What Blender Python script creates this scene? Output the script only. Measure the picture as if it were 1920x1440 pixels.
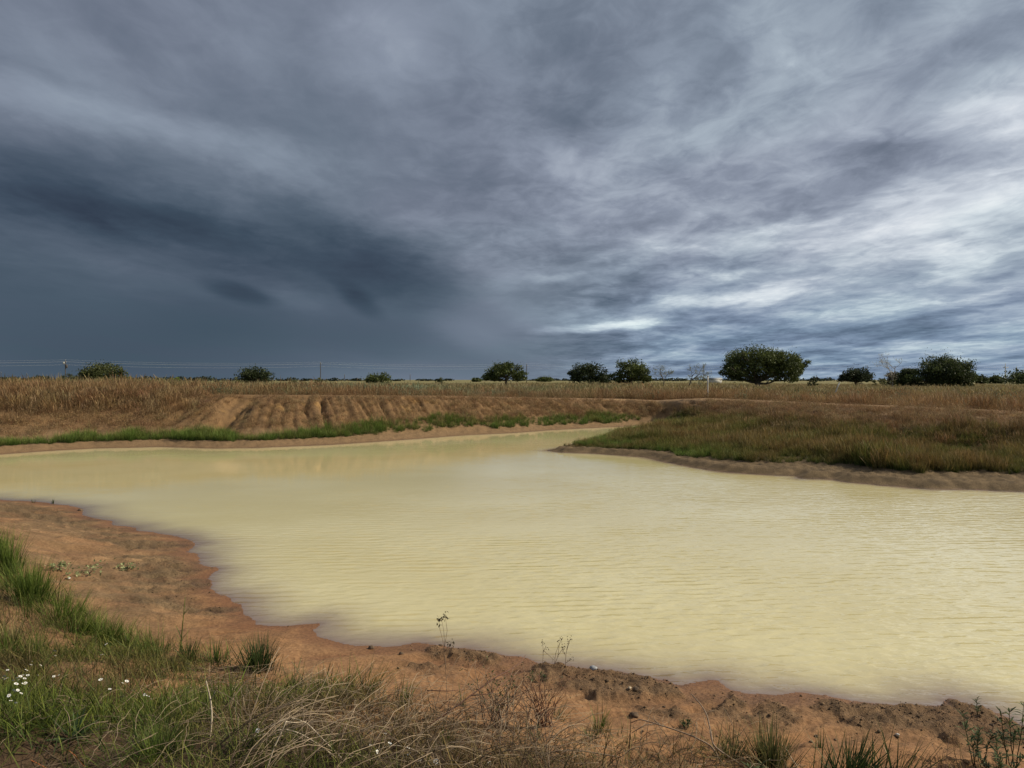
import bpy, math, random
import numpy as np
from mathutils import Vector

for _o in list(bpy.data.objects):
    bpy.data.objects.remove(_o, do_unlink=True)
scene = bpy.context.scene
COL = scene.collection
R = math.radians

# ------------------------------------------------------------------ camera
CAM_H = 2.6            # eye above the water surface (z = 0)
FPX = 1397.0           # focal length in photo pixels (1920 wide)
HZ = 712.0             # horizon row in the photo
cam_data = bpy.data.cameras.new("camera")
cam_data.sensor_width = 36.0
cam_data.lens = 36.0 * FPX / 1920.0
cam_data.clip_start = 0.05
cam_data.clip_end = 20000.0
cam = bpy.data.objects.new("camera", cam_data)
cam.location = (0, 0, CAM_H)
cam.rotation_euler = (R(90) - math.atan(8.0 / FPX), 0, 0)
COL.objects.link(cam)
scene.camera = cam
scene.render.resolution_x, scene.render.resolution_y = 1024, 768
scene.view_settings.view_transform = 'Standard'
scene.view_settings.look = 'None'
scene.view_settings.gamma = 1.0
scene.view_settings.exposure = 0.0
scene.cycles.use_denoising = True
scene.cycles.max_bounces = 6
scene.cycles.transparent_max_bounces = 12
scene.cycles.sample_clamp_indirect = 4.0

# ------------------------------------------------------------------ sun
SUN_AZ, SUN_EL = R(86), R(38)          # from the right of the picture
sdir = Vector((math.sin(SUN_AZ) * math.cos(SUN_EL), math.cos(SUN_AZ) * math.cos(SUN_EL), math.sin(SUN_EL)))
sun_data = bpy.data.lights.new("sun", 'SUN')
sun_data.energy = 4.4
sun_data.angle = R(1.2)
sun_data.color = (1.0, 0.89, 0.69)
sun = bpy.data.objects.new("sun", sun_data)
sun.rotation_euler = sdir.to_track_quat('Z', 'Y').to_euler()
sun.location = (40, 0, 60)
COL.objects.link(sun)

# ------------------------------------------------------------------ world: storm sky
world = bpy.data.worlds.new("World")
scene.world = world
world.use_nodes = True
WT = world.node_tree
for _n in list(WT.nodes):
    WT.nodes.remove(_n)


class NT:
    """small helper to write node trees as expressions"""
    def __init__(self, tree):
        self.t = tree

    def node(self, kind, **kw):
        n = self.t.nodes.new(kind)
        for k, v in kw.items():
            setattr(n, k, v)
        return n

    def put(self, sock, v):
        if isinstance(v, bpy.types.NodeSocket):
            self.t.links.new(v, sock)
        elif v is not None:
            sock.default_value = v

    def math(self, op, a, b=None, c=None, clamp=False):
        n = self.node('ShaderNodeMath', operation=op, use_clamp=clamp)
        self.put(n.inputs[0], a)
        if b is not None:
            self.put(n.inputs[1], b)
        if c is not None:
            self.put(n.inputs[2], c)
        return n.outputs[0]

    def vmath(self, op, a, b=None, s=None):
        n = self.node('ShaderNodeVectorMath', operation=op)
        self.put(n.inputs[0], a)
        if b is not None:
            self.put(n.inputs[1], b)
        if s is not None:
            self.put(n.inputs['Scale'], s)
        return n.outputs[0]

    def sep(self, v):
        n = self.node('ShaderNodeSeparateXYZ')
        self.put(n.inputs[0], v)
        return n.outputs

    def comb(self, x, y, z=0.0):
        n = self.node('ShaderNodeCombineXYZ')
        for s, v in zip(n.inputs, (x, y, z)):
            self.put(s, v)
        return n.outputs[0]

    def mapping(self, v, loc=(0, 0, 0), rot=(0, 0, 0), scale=(1, 1, 1), kind='POINT'):
        n = self.node('ShaderNodeMapping', vector_type=kind)
        self.put(n.inputs[0], v)
        if kind != 'NORMAL':
            n.inputs['Location'].default_value = loc
        n.inputs['Rotation'].default_value = rot
        n.inputs['Scale'].default_value = scale
        return n.outputs[0]

    def noise(self, v, scale=1.0, detail=4.0, rough=0.5, dist=0.0, color=False, lac=2.0):
        n = self.node('ShaderNodeTexNoise')
        self.put(n.inputs['Vector'], v)
        self.put(n.inputs['Scale'], scale)
        n.inputs['Detail'].default_value = detail
        n.inputs['Roughness'].default_value = rough
        n.inputs['Lacunarity'].default_value = lac
        n.inputs['Distortion'].default_value = dist
        return n.outputs['Color' if color else 'Fac']

    def maprange(self, v, a, b, c=0.0, d=1.0, kind='SMOOTHSTEP'):
        n = self.node('ShaderNodeMapRange', interpolation_type=kind)
        n.clamp = True
        self.put(n.inputs[0], v)
        for i, x in enumerate((a, b, c, d)):
            self.put(n.inputs[i + 1], x)
        return n.outputs[0]

    def ramp(self, v, stops, interp='LINEAR'):
        n = self.node('ShaderNodeValToRGB')
        cr = n.color_ramp
        cr.interpolation = interp
        while len(cr.elements) > 1:
            cr.elements.remove(cr.elements[-1])
        cr.elements[0].position = stops[0][0]
        cr.elements[0].color = (*stops[0][1], 1)
        for p, c in stops[1:]:
            e = cr.elements.new(p)
            e.color = (*c, 1)
        self.put(n.inputs[0], v)
        return n.outputs[0]

    def mix(self, f, a, b, blend='MIX'):
        n = self.node('ShaderNodeMix', data_type='RGBA', blend_type=blend)
        self.put(n.inputs[0], f)
        for s, v in ((n.inputs[6], a), (n.inputs[7], b)):
            if isinstance(v, tuple) and len(v) == 3:
                v = (*v, 1)
            self.put(s, v)
        return n.outputs[2]

    def attr(self, name, kind='GEOMETRY'):
        n = self.node('ShaderNodeAttribute', attribute_type=kind, attribute_name=name)
        return n


def lin(r, g, b):
    """sRGB 0..255 -> linear"""
    out = []
    for c in (r, g, b):
        c /= 255.0
        out.append(c / 12.92 if c <= 0.04045 else ((c + 0.055) / 1.055) ** 2.4)
    return tuple(out)


def azel(u, v):
    """direction (degrees) of a photo pixel: used to lay out the cloud masses"""
    return (math.degrees(math.atan2(u - 960, FPX)),
            math.degrees(math.atan2(HZ - v, math.hypot(FPX, u - 960))))


W = NT(WT)
d = W.node('ShaderNodeTexCoord').outputs['Generated']
dx, dy, dz = W.sep(d)
DEG = 180 / math.pi
az = W.math('MULTIPLY', W.math('ARCTAN2', dx, dy), DEG)
el = W.math('MULTIPLY', W.math('ARCSINE', dz), DEG)
zz = W.math('ADD', W.math('MAXIMUM', dz, 0.0), 0.075)
plane = W.comb(W.math('DIVIDE', dx, zz), W.math('DIVIDE', dy, zz))
# slow drift of the cloud coordinates so that no edge is smooth
wn = W.noise(W.mapping(plane, scale=(1.1, 0.42, 1)), 1.0, 4.0, 0.55, color=True)
wn2 = W.noise(W.mapping(plane, loc=(5, 2, 0), scale=(3.2, 2.0, 1)), 1.0, 5.0, 0.6, color=True)
warp = W.vmath('ADD', W.vmath('SCALE', W.vmath('SUBTRACT', wn, (0.5, 0.5, 0.5)), s=6.5),
               W.vmath('SCALE', W.vmath('SUBTRACT', wn2, (0.5, 0.5, 0.5)), s=4.5))
wfade = W.maprange(el, 0.0, 16.0, 0.12, 1.0)
ae0 = W.comb(az, el)
ae = W.vmath('ADD', ae0, W.vmath('MULTIPLY', W.vmath('SCALE', warp, s=wfade), (1.0, 0.75, 0.0)))


def blob(acc, u1, v1, u2, v2, w, amp, grow=60.0, soft=True):
    """add amp inside an ellipse whose axis runs between two sky points; w is its half width in photo pixels"""
    a1, e1 = azel(u1, v1)
    a2, e2 = azel(u2, v2)
    ca, ce = (a1 + a2) / 2, (e1 + e2) / 2
    L = math.hypot(a2 - a1, e2 - e1) / 2
    k = 0.041
    sc = (L + grow * k, w * k * 1.5, 1)
    m = W.mapping(ae if soft else ae_s, loc=(ca, ce, 0), rot=(0, 0, math.atan2(e2 - e1, a2 - a1)), scale=sc, kind='TEXTURE')
    g = W.node('ShaderNodeTexGradient', gradient_type='SPHERICAL')
    W.put(g.inputs[0], m)
    s = W.maprange(g.outputs['Fac'], 0.0, 0.85)
    return W.math('MULTIPLY_ADD', s, amp, acc)


ae_s = W.vmath('ADD', ae0, W.vmath('MULTIPLY', W.vmath('SCALE', warp, s=0.22), (1.0, 0.5, 0.0)))
# base tone: dark to the left and low, lighter to the right
tone = W.maprange(az, -34.0, 34.0, 0.40, 0.60)
tone = W.math('ADD', tone, W.maprange(el, 10.0, 28.0, 0.0, 0.03))
SKY = [
    # storm body, low on the left
    (-500, 560, 640, 600, 230, -0.20, 260), (-300, 420, 300, 380, 90, -0.09, 200),
    (-100, 345, 420, 430, 46, -0.10, 120), (300, 420, 900, 520, 70, -0.17, 100), (600, 470, 900, 545, 60, -0.15, 70), (300, 560, 900, 620, 90, -0.07, 120),
    (-200, 640, 900, 670, 80, -0.05, 200), (640, 610, 1000, 650, 80, -0.11, 120), (880, 690, 1160, 690, 60, -0.08, 120),
    (0, 285, 230, 315, 40, -0.07, 90), (60, 365, 520, 470, 26, -0.05, 90),
    (330, 385, 520, 440, 22, 0.06, 60), (-100, 450, 160, 480, 40, 0.08, 80), (160, 490, 380, 540, 26, 0.04, 60), (500, 545, 600, 575, 24, 0.07, 50),
    # lighter band over the storm
    (-150, 140, 320, 240, 34, 0.10, 90), (300, 240, 570, 350, 34, 0.10, 80), (480, 260, 600, 310, 26, 0.06, 50),
    (180, 20, 320, 140, 34, -0.07, 60), (100, 90, 420, 110, 60, 0.03, 120),
    (640, 40, 780, 150, 95, 0.12, 90), (420, 180, 640, 230, 50, -0.03, 120),
    # centre
    (990, 60, 1170, 260, 110, -0.10, 90), (1040, 300, 1090, 320, 28, 0.08, 60), (1400, 40, 1560, 150, 80, 0.06, 100),
    (1640, -20, 1760, 60, 50, -0.10, 80), (1220, 330, 1460, 345, 40, -0.13, 90), (1300, 240, 1480, 210, 40, -0.05, 110),
    (1450, 300, 1760, 285, 26, -0.09, 80), (1130, 180, 1300, 120, 40, 0.04, 100),
    (860, 360, 1000, 420, 60, -0.03, 90), (960, 480, 1060, 485, 26, -0.08, 80), (980, 555, 1200, 562, 26, -0.14, 90),
    (1160, 400, 1420, 425, 22, -0.06, 90),
    # bright openings on the right
    (1740, 190, 2000, 150, 44, 0.10, 90), (1720, 250, 1980, 225, 40, 0.20, 70), (1620, 390, 2050, 350, 44, 0.24, 80),
    (1230, 470, 1620, 415, 26, 0.24, 80), (1480, 460, 2000, 440, 50, 0.22, 110), (1260, 525, 1440, 500, 16, 0.20, 60),
    (1740, 490, 1830, 482, 22, 0.22, 40), (1380, 550, 1640, 520, 24, 0.20, 80), (1450, 590, 1950, 520, 34, 0.20, 120), (1150, 540, 1500, 560, 16, 0.10, 100),
    (1010, 520, 1060, 515, 12, 0.10, 40),
    (1450, 620, 2000, 600, 26, -0.12, 120), (1600, 560, 1960, 545, 12, -0.08, 90), (1400, 650, 1600, 645, 12, -0.10, 90),
    (1500, 668, 1960, 655, 16, 0.12, 90), (1080, 660, 1700, 690, 24, -0.06, 160),
    # far right, beyond the picture: the same broken cloud goes on
    (2200, 300, 2900, 250, 160, 0.14, 200), (2300, 560, 2900, 540, 60, 0.05, 200),
]
for u1, v1, u2, v2, w, a, gr in SKY:
    tone = blob(tone, u1, v1, u2, v2, w, a, gr)
# crisper pieces: lens-shaped scud under the base, the white slit near the skyline
for u1, v1, u2, v2, w, a, gr in [
    (372, 522, 525, 572, 16, -0.13, 14), (630, 530, 722, 594, 20, -0.13, 16),
    (1000, 620, 1240, 604, 9, 0.30, 30), (1110, 608, 1260, 594, 12, 0.20, 40), (960, 626, 1200, 632, 7, -0.06, 60),
    (820, 600, 960, 660, 30, 0.07, 50),
]:
    tone = blob(tone, u1, v1, u2, v2, w, a, gr, soft=False)
# cloud texture in the plane of the cloud deck, drawn out along the wind
def layer(loc, rot, sc, det, rough, dist, lo, hi):
    n = W.noise(W.mapping(plane, loc=loc, rot=(0, 0, R(rot)), scale=sc), 1.0, det, rough, dist)
    return W.math('SUBTRACT', W.maprange(n, lo, hi), 0.5)


nA = layer((1.3, 0.4, 0), -5, (1.10, 0.42, 1), 7.0, 0.56, 0.2, 0.34, 0.66)
nB = layer((7.3, 3.1, 0), -4, (3.0, 1.9, 1), 9.0, 0.60, 0.5, 0.33, 0.67)
nC = layer((2.3, 9.1, 0), -3, (1.0, 0.62, 1), 7.0, 0.54, 0.15, 0.34, 0.66)
nD = layer((5.3, 1.1, 0), -6, (7.0, 5.6, 1), 7.0, 0.60, 0.8, 0.30, 0.70)
right = W.maprange(az, -14.0, 12.0)
rain = W.math('MAXIMUM', W.maprange(el, 3.5, 11.0), W.maprange(az, -2.0, 8.0))
tone = W.math('MULTIPLY_ADD', nA, W.math('MULTIPLY', W.math('MULTIPLY_ADD', right, 0.09, 0.10), rain), tone)
tone = W.math('MULTIPLY_ADD', nB, W.math('MULTIPLY', W.math('MULTIPLY_ADD', right, 0.08, 0.055), rain), tone)
tone = W.math('MULTIPLY_ADD', nD, W.math('MULTIPLY', W.math('MULTIPLY_ADD', right, 0.055, 0.030), rain), tone)
lowr = W.math('MULTIPLY', W.maprange(az, 0.0, 14.0), W.maprange(el, 18.0, 6.0))
tone = W.math('MULTIPLY_ADD', nC, W.math('MULTIPLY', lowr, 0.24), tone)
cloud = W.ramp(tone, [(0.0, lin(48, 58, 74)), (0.12, lin(62, 75, 91)), (0.26, lin(84, 95, 111)), (0.42, lin(114, 122, 138)),
                      (0.55, lin(139, 147, 163)), (0.70, lin(170, 178, 191)), (0.85, lin(208, 214, 222)), (1.0, lin(240, 242, 244))])
# colder, bluer air low on the right; faint violet / teal drift elsewhere
hue = W.noise(W.mapping(plane, loc=(4, 4, 0), scale=(0.9, 0.5, 1)), 1.0, 2.0, 0.5)
cloud = W.mix(W.maprange(hue, 0.35, 0.65), W.mix(1.0, cloud, (0.955, 1.01, 1.0), 'MULTIPLY'),
              W.mix(1.0, cloud, (0.985, 0.995, 1.005), 'MULTIPLY'))
cloud = W.mix(W.maprange(el, 9.0, 2.0, 0.0, 1.0), cloud, W.mix(1.0, cloud, (0.93, 1.0, 1.01), 'MULTIPLY'))
bluef = W.math('MULTIPLY', W.math('MULTIPLY', W.maprange(az, 0.0, 16.0), W.maprange(el, 12.0, 1.0)), W.maprange(tone, 0.85, 0.45))
cloud = W.mix(bluef, cloud, W.mix(1.0, cloud, (0.88, 0.99, 1.12), 'MULTIPLY'))
sky = W.node('ShaderNodeTexSky', sky_type='NISHITA')
sky.sun_disc = False
sky.sun_elevation = SUN_EL
sky.sun_rotation = SUN_AZ
sky.air_density, sky.dust_density, sky.ozone_density = 1.0, 1.0, 1.0
# the deck covers nearly everything: a little clear air shows only through the thin bright parts
cover = W.maprange(tone, 0.75, 1.25, 0.98, 0.85)
WSTR = 0.1
scol = W.mix(cover, sky.outputs[0], W.vmath('SCALE', cloud, s=1.0 / WSTR))
bg = W.node('ShaderNodeBackground')
W.put(bg.inputs[0], scol)
bg.inputs[1].default_value = WSTR
wo = W.node('ShaderNodeOutputWorld')
WT.links.new(bg.outputs[0], wo.inputs[0])
world.cycles.sampling_method = 'MANUAL'
world.cycles.sample_map_resolution = 256

# ------------------------------------------------------------------ numeric helpers
rng = np.random.default_rng(7)
_perm = np.random.default_rng(3).permutation(256)
_grad = np.random.default_rng(5).normal(size=(256, 2))
_grad /= np.linalg.norm(_grad, axis=1)[:, None]


def perlin(x, y):
    x = np.asarray(x, float); y = np.asarray(y, float)
    xi = np.floor(x).astype(int); yi = np.floor(y).astype(int)
    xf = x - xi; yf = y - yi
    u = xf * xf * xf * (xf * (xf * 6 - 15) + 10); v = yf * yf * yf * (yf * (yf * 6 - 15) + 10)

    def g(ix, iy, fx, fy):
        h = _perm[(_perm[ix & 255] + iy) & 255]
        return _grad[h, 0] * fx + _grad[h, 1] * fy
    a = g(xi, yi, xf, yf); b = g(xi + 1, yi, xf - 1, yf)
    c = g(xi, yi + 1, xf, yf - 1); e = g(xi + 1, yi + 1, xf - 1, yf - 1)
    return (a + (b - a) * u) * (1 - v) + (c + (e - c) * u) * v


def fbm(x, y, oct=4, gain=0.5):
    s = 0.0; a = 1.0; f = 1.0
    for i in range(oct):
        s = s + a * perlin(np.asarray(x) * f + 17.3 * i, np.asarray(y) * f - 9.1 * i)
        a *= gain; f *= 2.03
    return s


def sstep(a, b, x):
    t = np.clip((np.asarray(x, float) - a) / (b - a), 0, 1)
    return t * t * (3 - 2 * t)


def world_xy(u, v, z=0.0):
    """photo pixel -> point of the horizontal plane at height z"""
    D = (CAM_H - z) * FPX / (v - HZ)
    return ((u - 960) / FPX * D, D)


def densify(pts, step=0.25, jitter=0.0, seed=1):
    r = np.random.default_rng(seed)
    out = []
    for (a, b) in zip(pts[:-1], pts[1:]):
        n = max(1, int(math.hypot(b[0] - a[0], b[1] - a[1]) / step))
        for i in range(n):
            t = i / n
            out.append((a[0] + (b[0] - a[0]) * t, a[1] + (b[1] - a[1]) * t))
    out.append(pts[-1])
    return out


NEAR_PX = [(-200, 925), (-60, 934), (0, 938), (60, 940), (150, 952), (152, 962), (175, 974), (207, 977), (212, 985), (245, 988),
           (275, 997), (330, 1006), (368, 1018), (352, 1030), (370, 1044), (384, 1062), (402, 1070), (388, 1090), (396, 1105),
           (440, 1125), (455, 1150), (480, 1172), (540, 1173), (588, 1168), (600, 1194), (640, 1208), (720, 1210), (800, 1209),
           (870, 1216), (960, 1232), (1010, 1244), (1080, 1252), (1150, 1262), (1220, 1275), (1275, 1286), (1300, 1281),
           (1340, 1279), (1375, 1292), (1400, 1302), (1450, 1306), (1500, 1303), (1545, 1311), (1600, 1322), (1670, 1327),
           (1740, 1323), (1800, 1317), (1850, 1330), (1890, 1345), (1920, 1360), (2020, 1385)]
FAR_PX = [(-300, 870), (-120, 860), (0, 852), (100, 845), (170, 841), (300, 838), (400, 841), (480, 840), (620, 834), (740, 826), (870, 816),
          (960, 812), (1040, 806), (1140, 801), (1200, 798), (1235, 797)]
PEN_PX = [(1225, 801), (1190, 808), (1150, 816), (1100, 829), (1060, 838), (1024, 845), (1050, 848.5), (1100, 850), (1160, 854), (1210, 858),
          (1250, 868), (1300, 877), (1350, 885), (1420, 890), (1490, 893), (1500, 898), (1560, 899), (1590, 905), (1660, 911),
          (1740, 918), (1800, 918), (1920, 923), (2300, 935)]
near_w = [world_xy(*p) for p in NEAR_PX] + [(5.6, 4.6), (8, 3.8), (12, 3.6), (16, 5.5), (19.5, 10)]
far_w = [world_xy(*p) for p in FAR_PX]
pen_w = [world_xy(*p) for p in PEN_PX]
left_end = [(-24, 21.0), (-25.5, 18.5), (-22, 16.5)]
right_end = [(18.5, 15.0)]
WATER_POLY = np.array(near_w + right_end + pen_w[::-1] + far_w[::-1] + left_end)


def seg_dist(px, py, pts, closed=False):
    pts = np.asarray(pts, float)
    A = pts if closed else pts[:-1]
    B = np.roll(pts, -1, 0) if closed else pts[1:]
    best = np.full(px.shape, 1e9)
    for (ax, ay), (bx, by) in zip(A, B):
        dx_, dy_ = bx - ax, by - ay
        L2 = dx_ * dx_ + dy_ * dy_ + 1e-12
        t = np.clip(((px - ax) * dx_ + (py - ay) * dy_) / L2, 0, 1)
        best = np.minimum(best, (px - ax - t * dx_) ** 2 + (py - ay - t * dy_) ** 2)
    return np.sqrt(best)


def inside(px, py, poly):
    c = np.zeros(px.shape, bool)
    A = np.asarray(poly, float); B = np.roll(A, -1, 0)
    for (ax, ay), (bx, by) in zip(A, B):
        if ay == by:
            continue
        m = ((ay > py) != (by > py)) & (px < (bx - ax) * (py - ay) / (by - ay) + ax)
        c ^= m
    return c


# crest of the embankment round the far side: (u, v, distance)
CREST = [(-900, 736, 37), (-300, 737, 36.5), (0, 738, 36), (300, 739, 36), (430, 740, 35.5), (640, 741, 36), (830, 742, 39), (960, 745, 43), (1090, 747, 45.5), (1170, 748, 46),
         (1240, 751, 45), (1330, 747, 41.5), (1440, 752, 36), (1560, 757, 31.5), (1750, 764, 27.5), (1920, 772, 24.5), (2300, 792, 21), (2700, 815, 19)]
cr_x = np.array([(u - 960) / FPX * D for u, v, D in CREST])
cr_y = np.array([D for u, v, D in CREST], float)
cr_z = np.array([CAM_H - (v - HZ) / FPX * D for u, v, D in CREST])

# raised crusts of gravelly mud left between the sandy runnels of the near shore (photo outlines)
CRUST_PX = [
    [(985, 1258), (1010, 1236), (1080, 1240), (1150, 1248), (1220, 1262), (1278, 1276), (1296, 1302), (1262, 1306), (1200, 1312), (1130, 1318), (1085, 1306), (1040, 1285), (1000, 1280)],
    [(1324, 1322), (1352, 1316), (1366, 1288), (1385, 1290), (1400, 1310), (1398, 1332), (1410, 1340), (1418, 1314), (1440, 1300), (1470, 1304), (1492, 1326), (1500, 1352), (1470, 1362), (1420, 1362), (1370, 1356), (1338, 1346)],
    [(1535, 1318), (1560, 1304), (1610, 1312), (1680, 1316), (1740, 1312), (1800, 1306), (1850, 1318), (1890, 1332), (1960, 1360), (1960, 1402), (1880, 1396), (1800, 1392), (1730, 1378), (1680, 1371), (1620, 1358), (1570, 1342)],
    [(800, 1202), (870, 1206), (940, 1218), (930, 1236), (860, 1232), (800, 1222)], [(1190, 1330), (1260, 1332), (1290, 1350), (1240, 1356), (1190, 1346)],
    [(770, 1248), (830, 1246), (840, 1256), (780, 1258)],
    [(-100, 940), (60, 944), (150, 956), (170, 975), (210, 986), (280, 1000), (360, 1020), (350, 1034), (380, 1062), (398, 1072), (384, 1088), (390, 1104), (330, 1110), (270, 1098), (190, 1090), (215, 1060), (250, 1045), (150, 1030), (120, 1010), (60, 985), (-100, 965)],
    [(250, 1100), (340, 1112), (400, 1122), (440, 1132), (420, 1150), (360, 1160), (280, 1158), (230, 1130)],
]
CRUST_W = [[world_xy(u, v, 0.06) for u, v in poly] for poly in CRUST_PX]


def terrain(px, py, detail=True):
    """height of the ground and a dictionary of masks"""
    px = np.asarray(px, float); py = np.asarray(py, float)
    sx = px + 0.10 * fbm(px * 1.9, py * 1.9, 2) + 0.04 * fbm(px * 6, py * 6, 2)
    sy = py + 0.10 * fbm(px * 1.9 + 40, py * 1.9, 2) + 0.04 * fbm(px * 6 + 9, py * 6, 2)
    wet = inside(sx, sy, WATER_POLY)
    dn = seg_dist(sx, sy, near_w)
    dfar = seg_dist(sx, sy, far_w); dpen = seg_dist(sx, sy, pen_w)
    df = np.minimum(dfar, dpen)
    dd = np.minimum(np.minimum(dn, df), seg_dist(sx, sy, [far_w[0]] + left_end + [near_w[0]]))
    dd = np.minimum(dd, seg_dist(sx, sy, [near_w[-1]] + right_end + [pen_w[-1]]))
    yc = np.interp(px, cr_x, cr_y); zc = np.interp(px, cr_x, cr_z)
    dc = seg_dist(px, py, np.stack([cr_x, cr_y], 1))
    outer = (py > yc)
    # --- near bank
    h_near = np.interp(dd, [0, 0.3, 0.8, 1.6, 2.6, 3.6, 5, 9, 40], [0, 0.022, 0.07, 0.20, 0.50, 0.82, 1.0, 1.08, 1.2])
    h_near = h_near + sstep(0.6, 3, dd) * (0.10 * fbm(px * 0.7, py * 0.7, 3) + 0.03 * fbm(px * 3.1, py * 3.1, 3))
    # --- far side
    t = dd / (dd + dc + 1e-6)
    pen = sstep(-1.6, 1.6, dfar - dpen)
    foot = 0.20 * sstep(0.0, 1.1, dd) * (1 - pen) + pen * (0.16 * sstep(0, 0.5, dd) + 0.22 * sstep(0.8, 3.0, dd))
    t0 = 0.20 + 0.30 * pen
    s = np.clip((t - t0) / (1 - t0), 0, 1)
    rise = np.sin(s * math.pi / 2) ** 1.15
    h_in = foot + (zc - foot) * rise
    a = np.interp(px, [-40, -20, -16, -12.2, -8, -4.5, 0, 8, 30], [-0.05, -0.22, -0.24, 0.0, 0.36, 0.55, 0.5, 0.25, 0.0])
    q = px + a * (py - 36) + 0.10 * fbm(px * 0.9, py * 0.9, 2)
    ph = q * 0.95 + 1.1 * fbm(q * 0.45 + 3, py * 0.07, 3)
    cut = np.clip(0.45 + 2.0 * fbm(q * 0.6 + 21, py * 0.16, 3), 0.0, 1.15)
    ph2 = q * 2.7 + 0.6 * fbm(q * 0.9 + 8, py * 0.1, 2)
    groove = np.maximum((1 - np.abs(np.sin(math.pi * ph))) ** 2.2 * cut, 0.45 * (1 - np.abs(np.sin(math.pi * ph2))) ** 2.0)
    big = np.exp(-((q + 12.2) / 0.28) ** 2)
    rmask = sstep(0.06, 0.30, s) * sstep(1.0, 0.82, s) * np.where(outer, 0, 1)
    rm2 = rmask * (np.interp(px, [-40, -19, -15, -3, 4, 9, 14, 30], [0.55, 0.75, 1, 1, 0.9, 0.9, 0.55, 0.4]))
    h_in = h_in - 0.33 * rm2 * groove - 0.42 * rmask * big + rmask * 0.035 * fbm(px * 3.5, py * 3.5, 3)
    h_in = h_in + sstep(0.1, 0.7, dd) * (0.03 * fbm(px * 2.2, py * 2.2, 3) + 0.05 * (1 - rmask) * fbm(px * 5.5, py * 5.5, 3))
    zp = 1.25 + 0.45 * sstep(-4, -16, px) * sstep(95, 50, py)
    lump = 0.16 * fbm(px * 0.12, py * 0.12, 3)
    h_out = zp + (zc - zp) * np.exp(-(dc / 3.2) ** 2) + lump * sstep(1, 8, dc)
    h_far = np.where(outer, h_out, h_in)
    w = sstep(-4, 4, df - dn)
    w = np.where(py < 2, 1.0, w)
    h = np.where(wet, 0.0, h_far * (1 - w) + h_near * w)
    # --- crusts
    crust = np.zeros(px.shape); silt = np.zeros(px.shape); csoft = np.zeros(px.shape)
    m = (py < 20) & (py > 3) & ~wet
    if m.any():
        cx, cy = sx[m], sy[m]
        best = np.full(cx.shape, -1e3)
        for ip, poly in enumerate(CRUST_W[:6]):
            ins = inside(cx, cy, poly)
            ds = seg_dist(cx, cy, poly, True)
            best = np.maximum(best, np.where(ins, ds, -ds))
        crust[m] = sstep(-0.02, 0.07, best + 0.10 * fbm(cx * 4, cy * 4, 4))
        csoft[m] = sstep(-0.30, 0.16, best + 0.26 * fbm(cx * 2.6, cy * 2.6, 4))
        bs = np.full(cx.shape, -1e3)
        for poly in CRUST_W[6:]:
            ins = inside(cx, cy, poly); ds = seg_dist(cx, cy, poly, True)
            bs = np.maximum(bs, np.where(ins, ds, -ds))
        sx_, sy_ = cx * 0.92 + cy * 0.38, cy * 0.92 - cx * 0.38       # streaks run along the beach
        silt[m] = sstep(-0.25, 0.55, bs + 0.9 * fbm(sx_ * 0.7, sy_ * 2.6, 4) + 0.35 * fbm(cx * 3, cy * 3, 3))
    h = h + silt * np.where(wet, 0, 1) * 0.045 * fbm(px * 6, py * 9, 4) * sstep(0.0, 0.3, dd)
    h = h + crust * np.where(wet, 0, 1) * (0.030 + 0.045 * fbm(px * 8, py * 8, 4)) * sstep(0.0, 0.12, dd)
    # --- fine water runnels in the bare sand of the near beach
    run = w * sstep(0.1, 0.5, dd) * sstep(3.2, 1.6, dd) * (1 - crust)
    rd_ = np.clip(1 - np.abs(fbm(px * 0.8 + py * 0.7, (py - px * 0.45) * 3.2, 4)) * 6.0, 0, 1) ** 2
    h = h + run * (0.016 * rd_ + 0.060 * fbm(px * 0.8 + py * 0.7, (py - px * 0.45) * 3.2, 4) + 0.016 * fbm(px * 5, py * 8, 3))
    depth = np.interp(dd, [0, 0.25, 0.6, 1.0, 1.6, 4, 12], [0.0, 0.006, 0.020, 0.045, 0.12, 0.5, 1.0]) * (1 + 0.5 * fbm(px * 0.9 + 3, py * 0.9, 2)) + 0.0004
    depth = np.where(df < dn, depth * 2.5, depth)
    h = np.where(wet, -depth, np.maximum(h, 0.001))
    return h, dict(wet=wet, dd=dd, dn=dn, df=df, dc=dc, outer=outer, s=s, pen=pen, w=w, crust=crust, silt=silt, csoft=csoft, groove=groove * rm2 + 0.9 * big * rmask, rmask=rmask)


def ground_z(x, y):
    return float(terrain(np.array([x]), np.array([y]))[0][0])


def on_ground(u, v):
    """where the line of sight through a photo pixel meets the ground (world position)"""
    D = np.concatenate([np.linspace(1.2, 12, 900), np.linspace(12, 60, 900)])
    X = (u - 960) / FPX * D
    Z = CAM_H - (v - HZ) / FPX * D
    hh = terrain(X, D)[0]
    k = np.argmax(hh >= Z) if (hh >= Z).any() else len(D) - 1
    return Vector((X[k], D[k], float(hh[k])))


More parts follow.
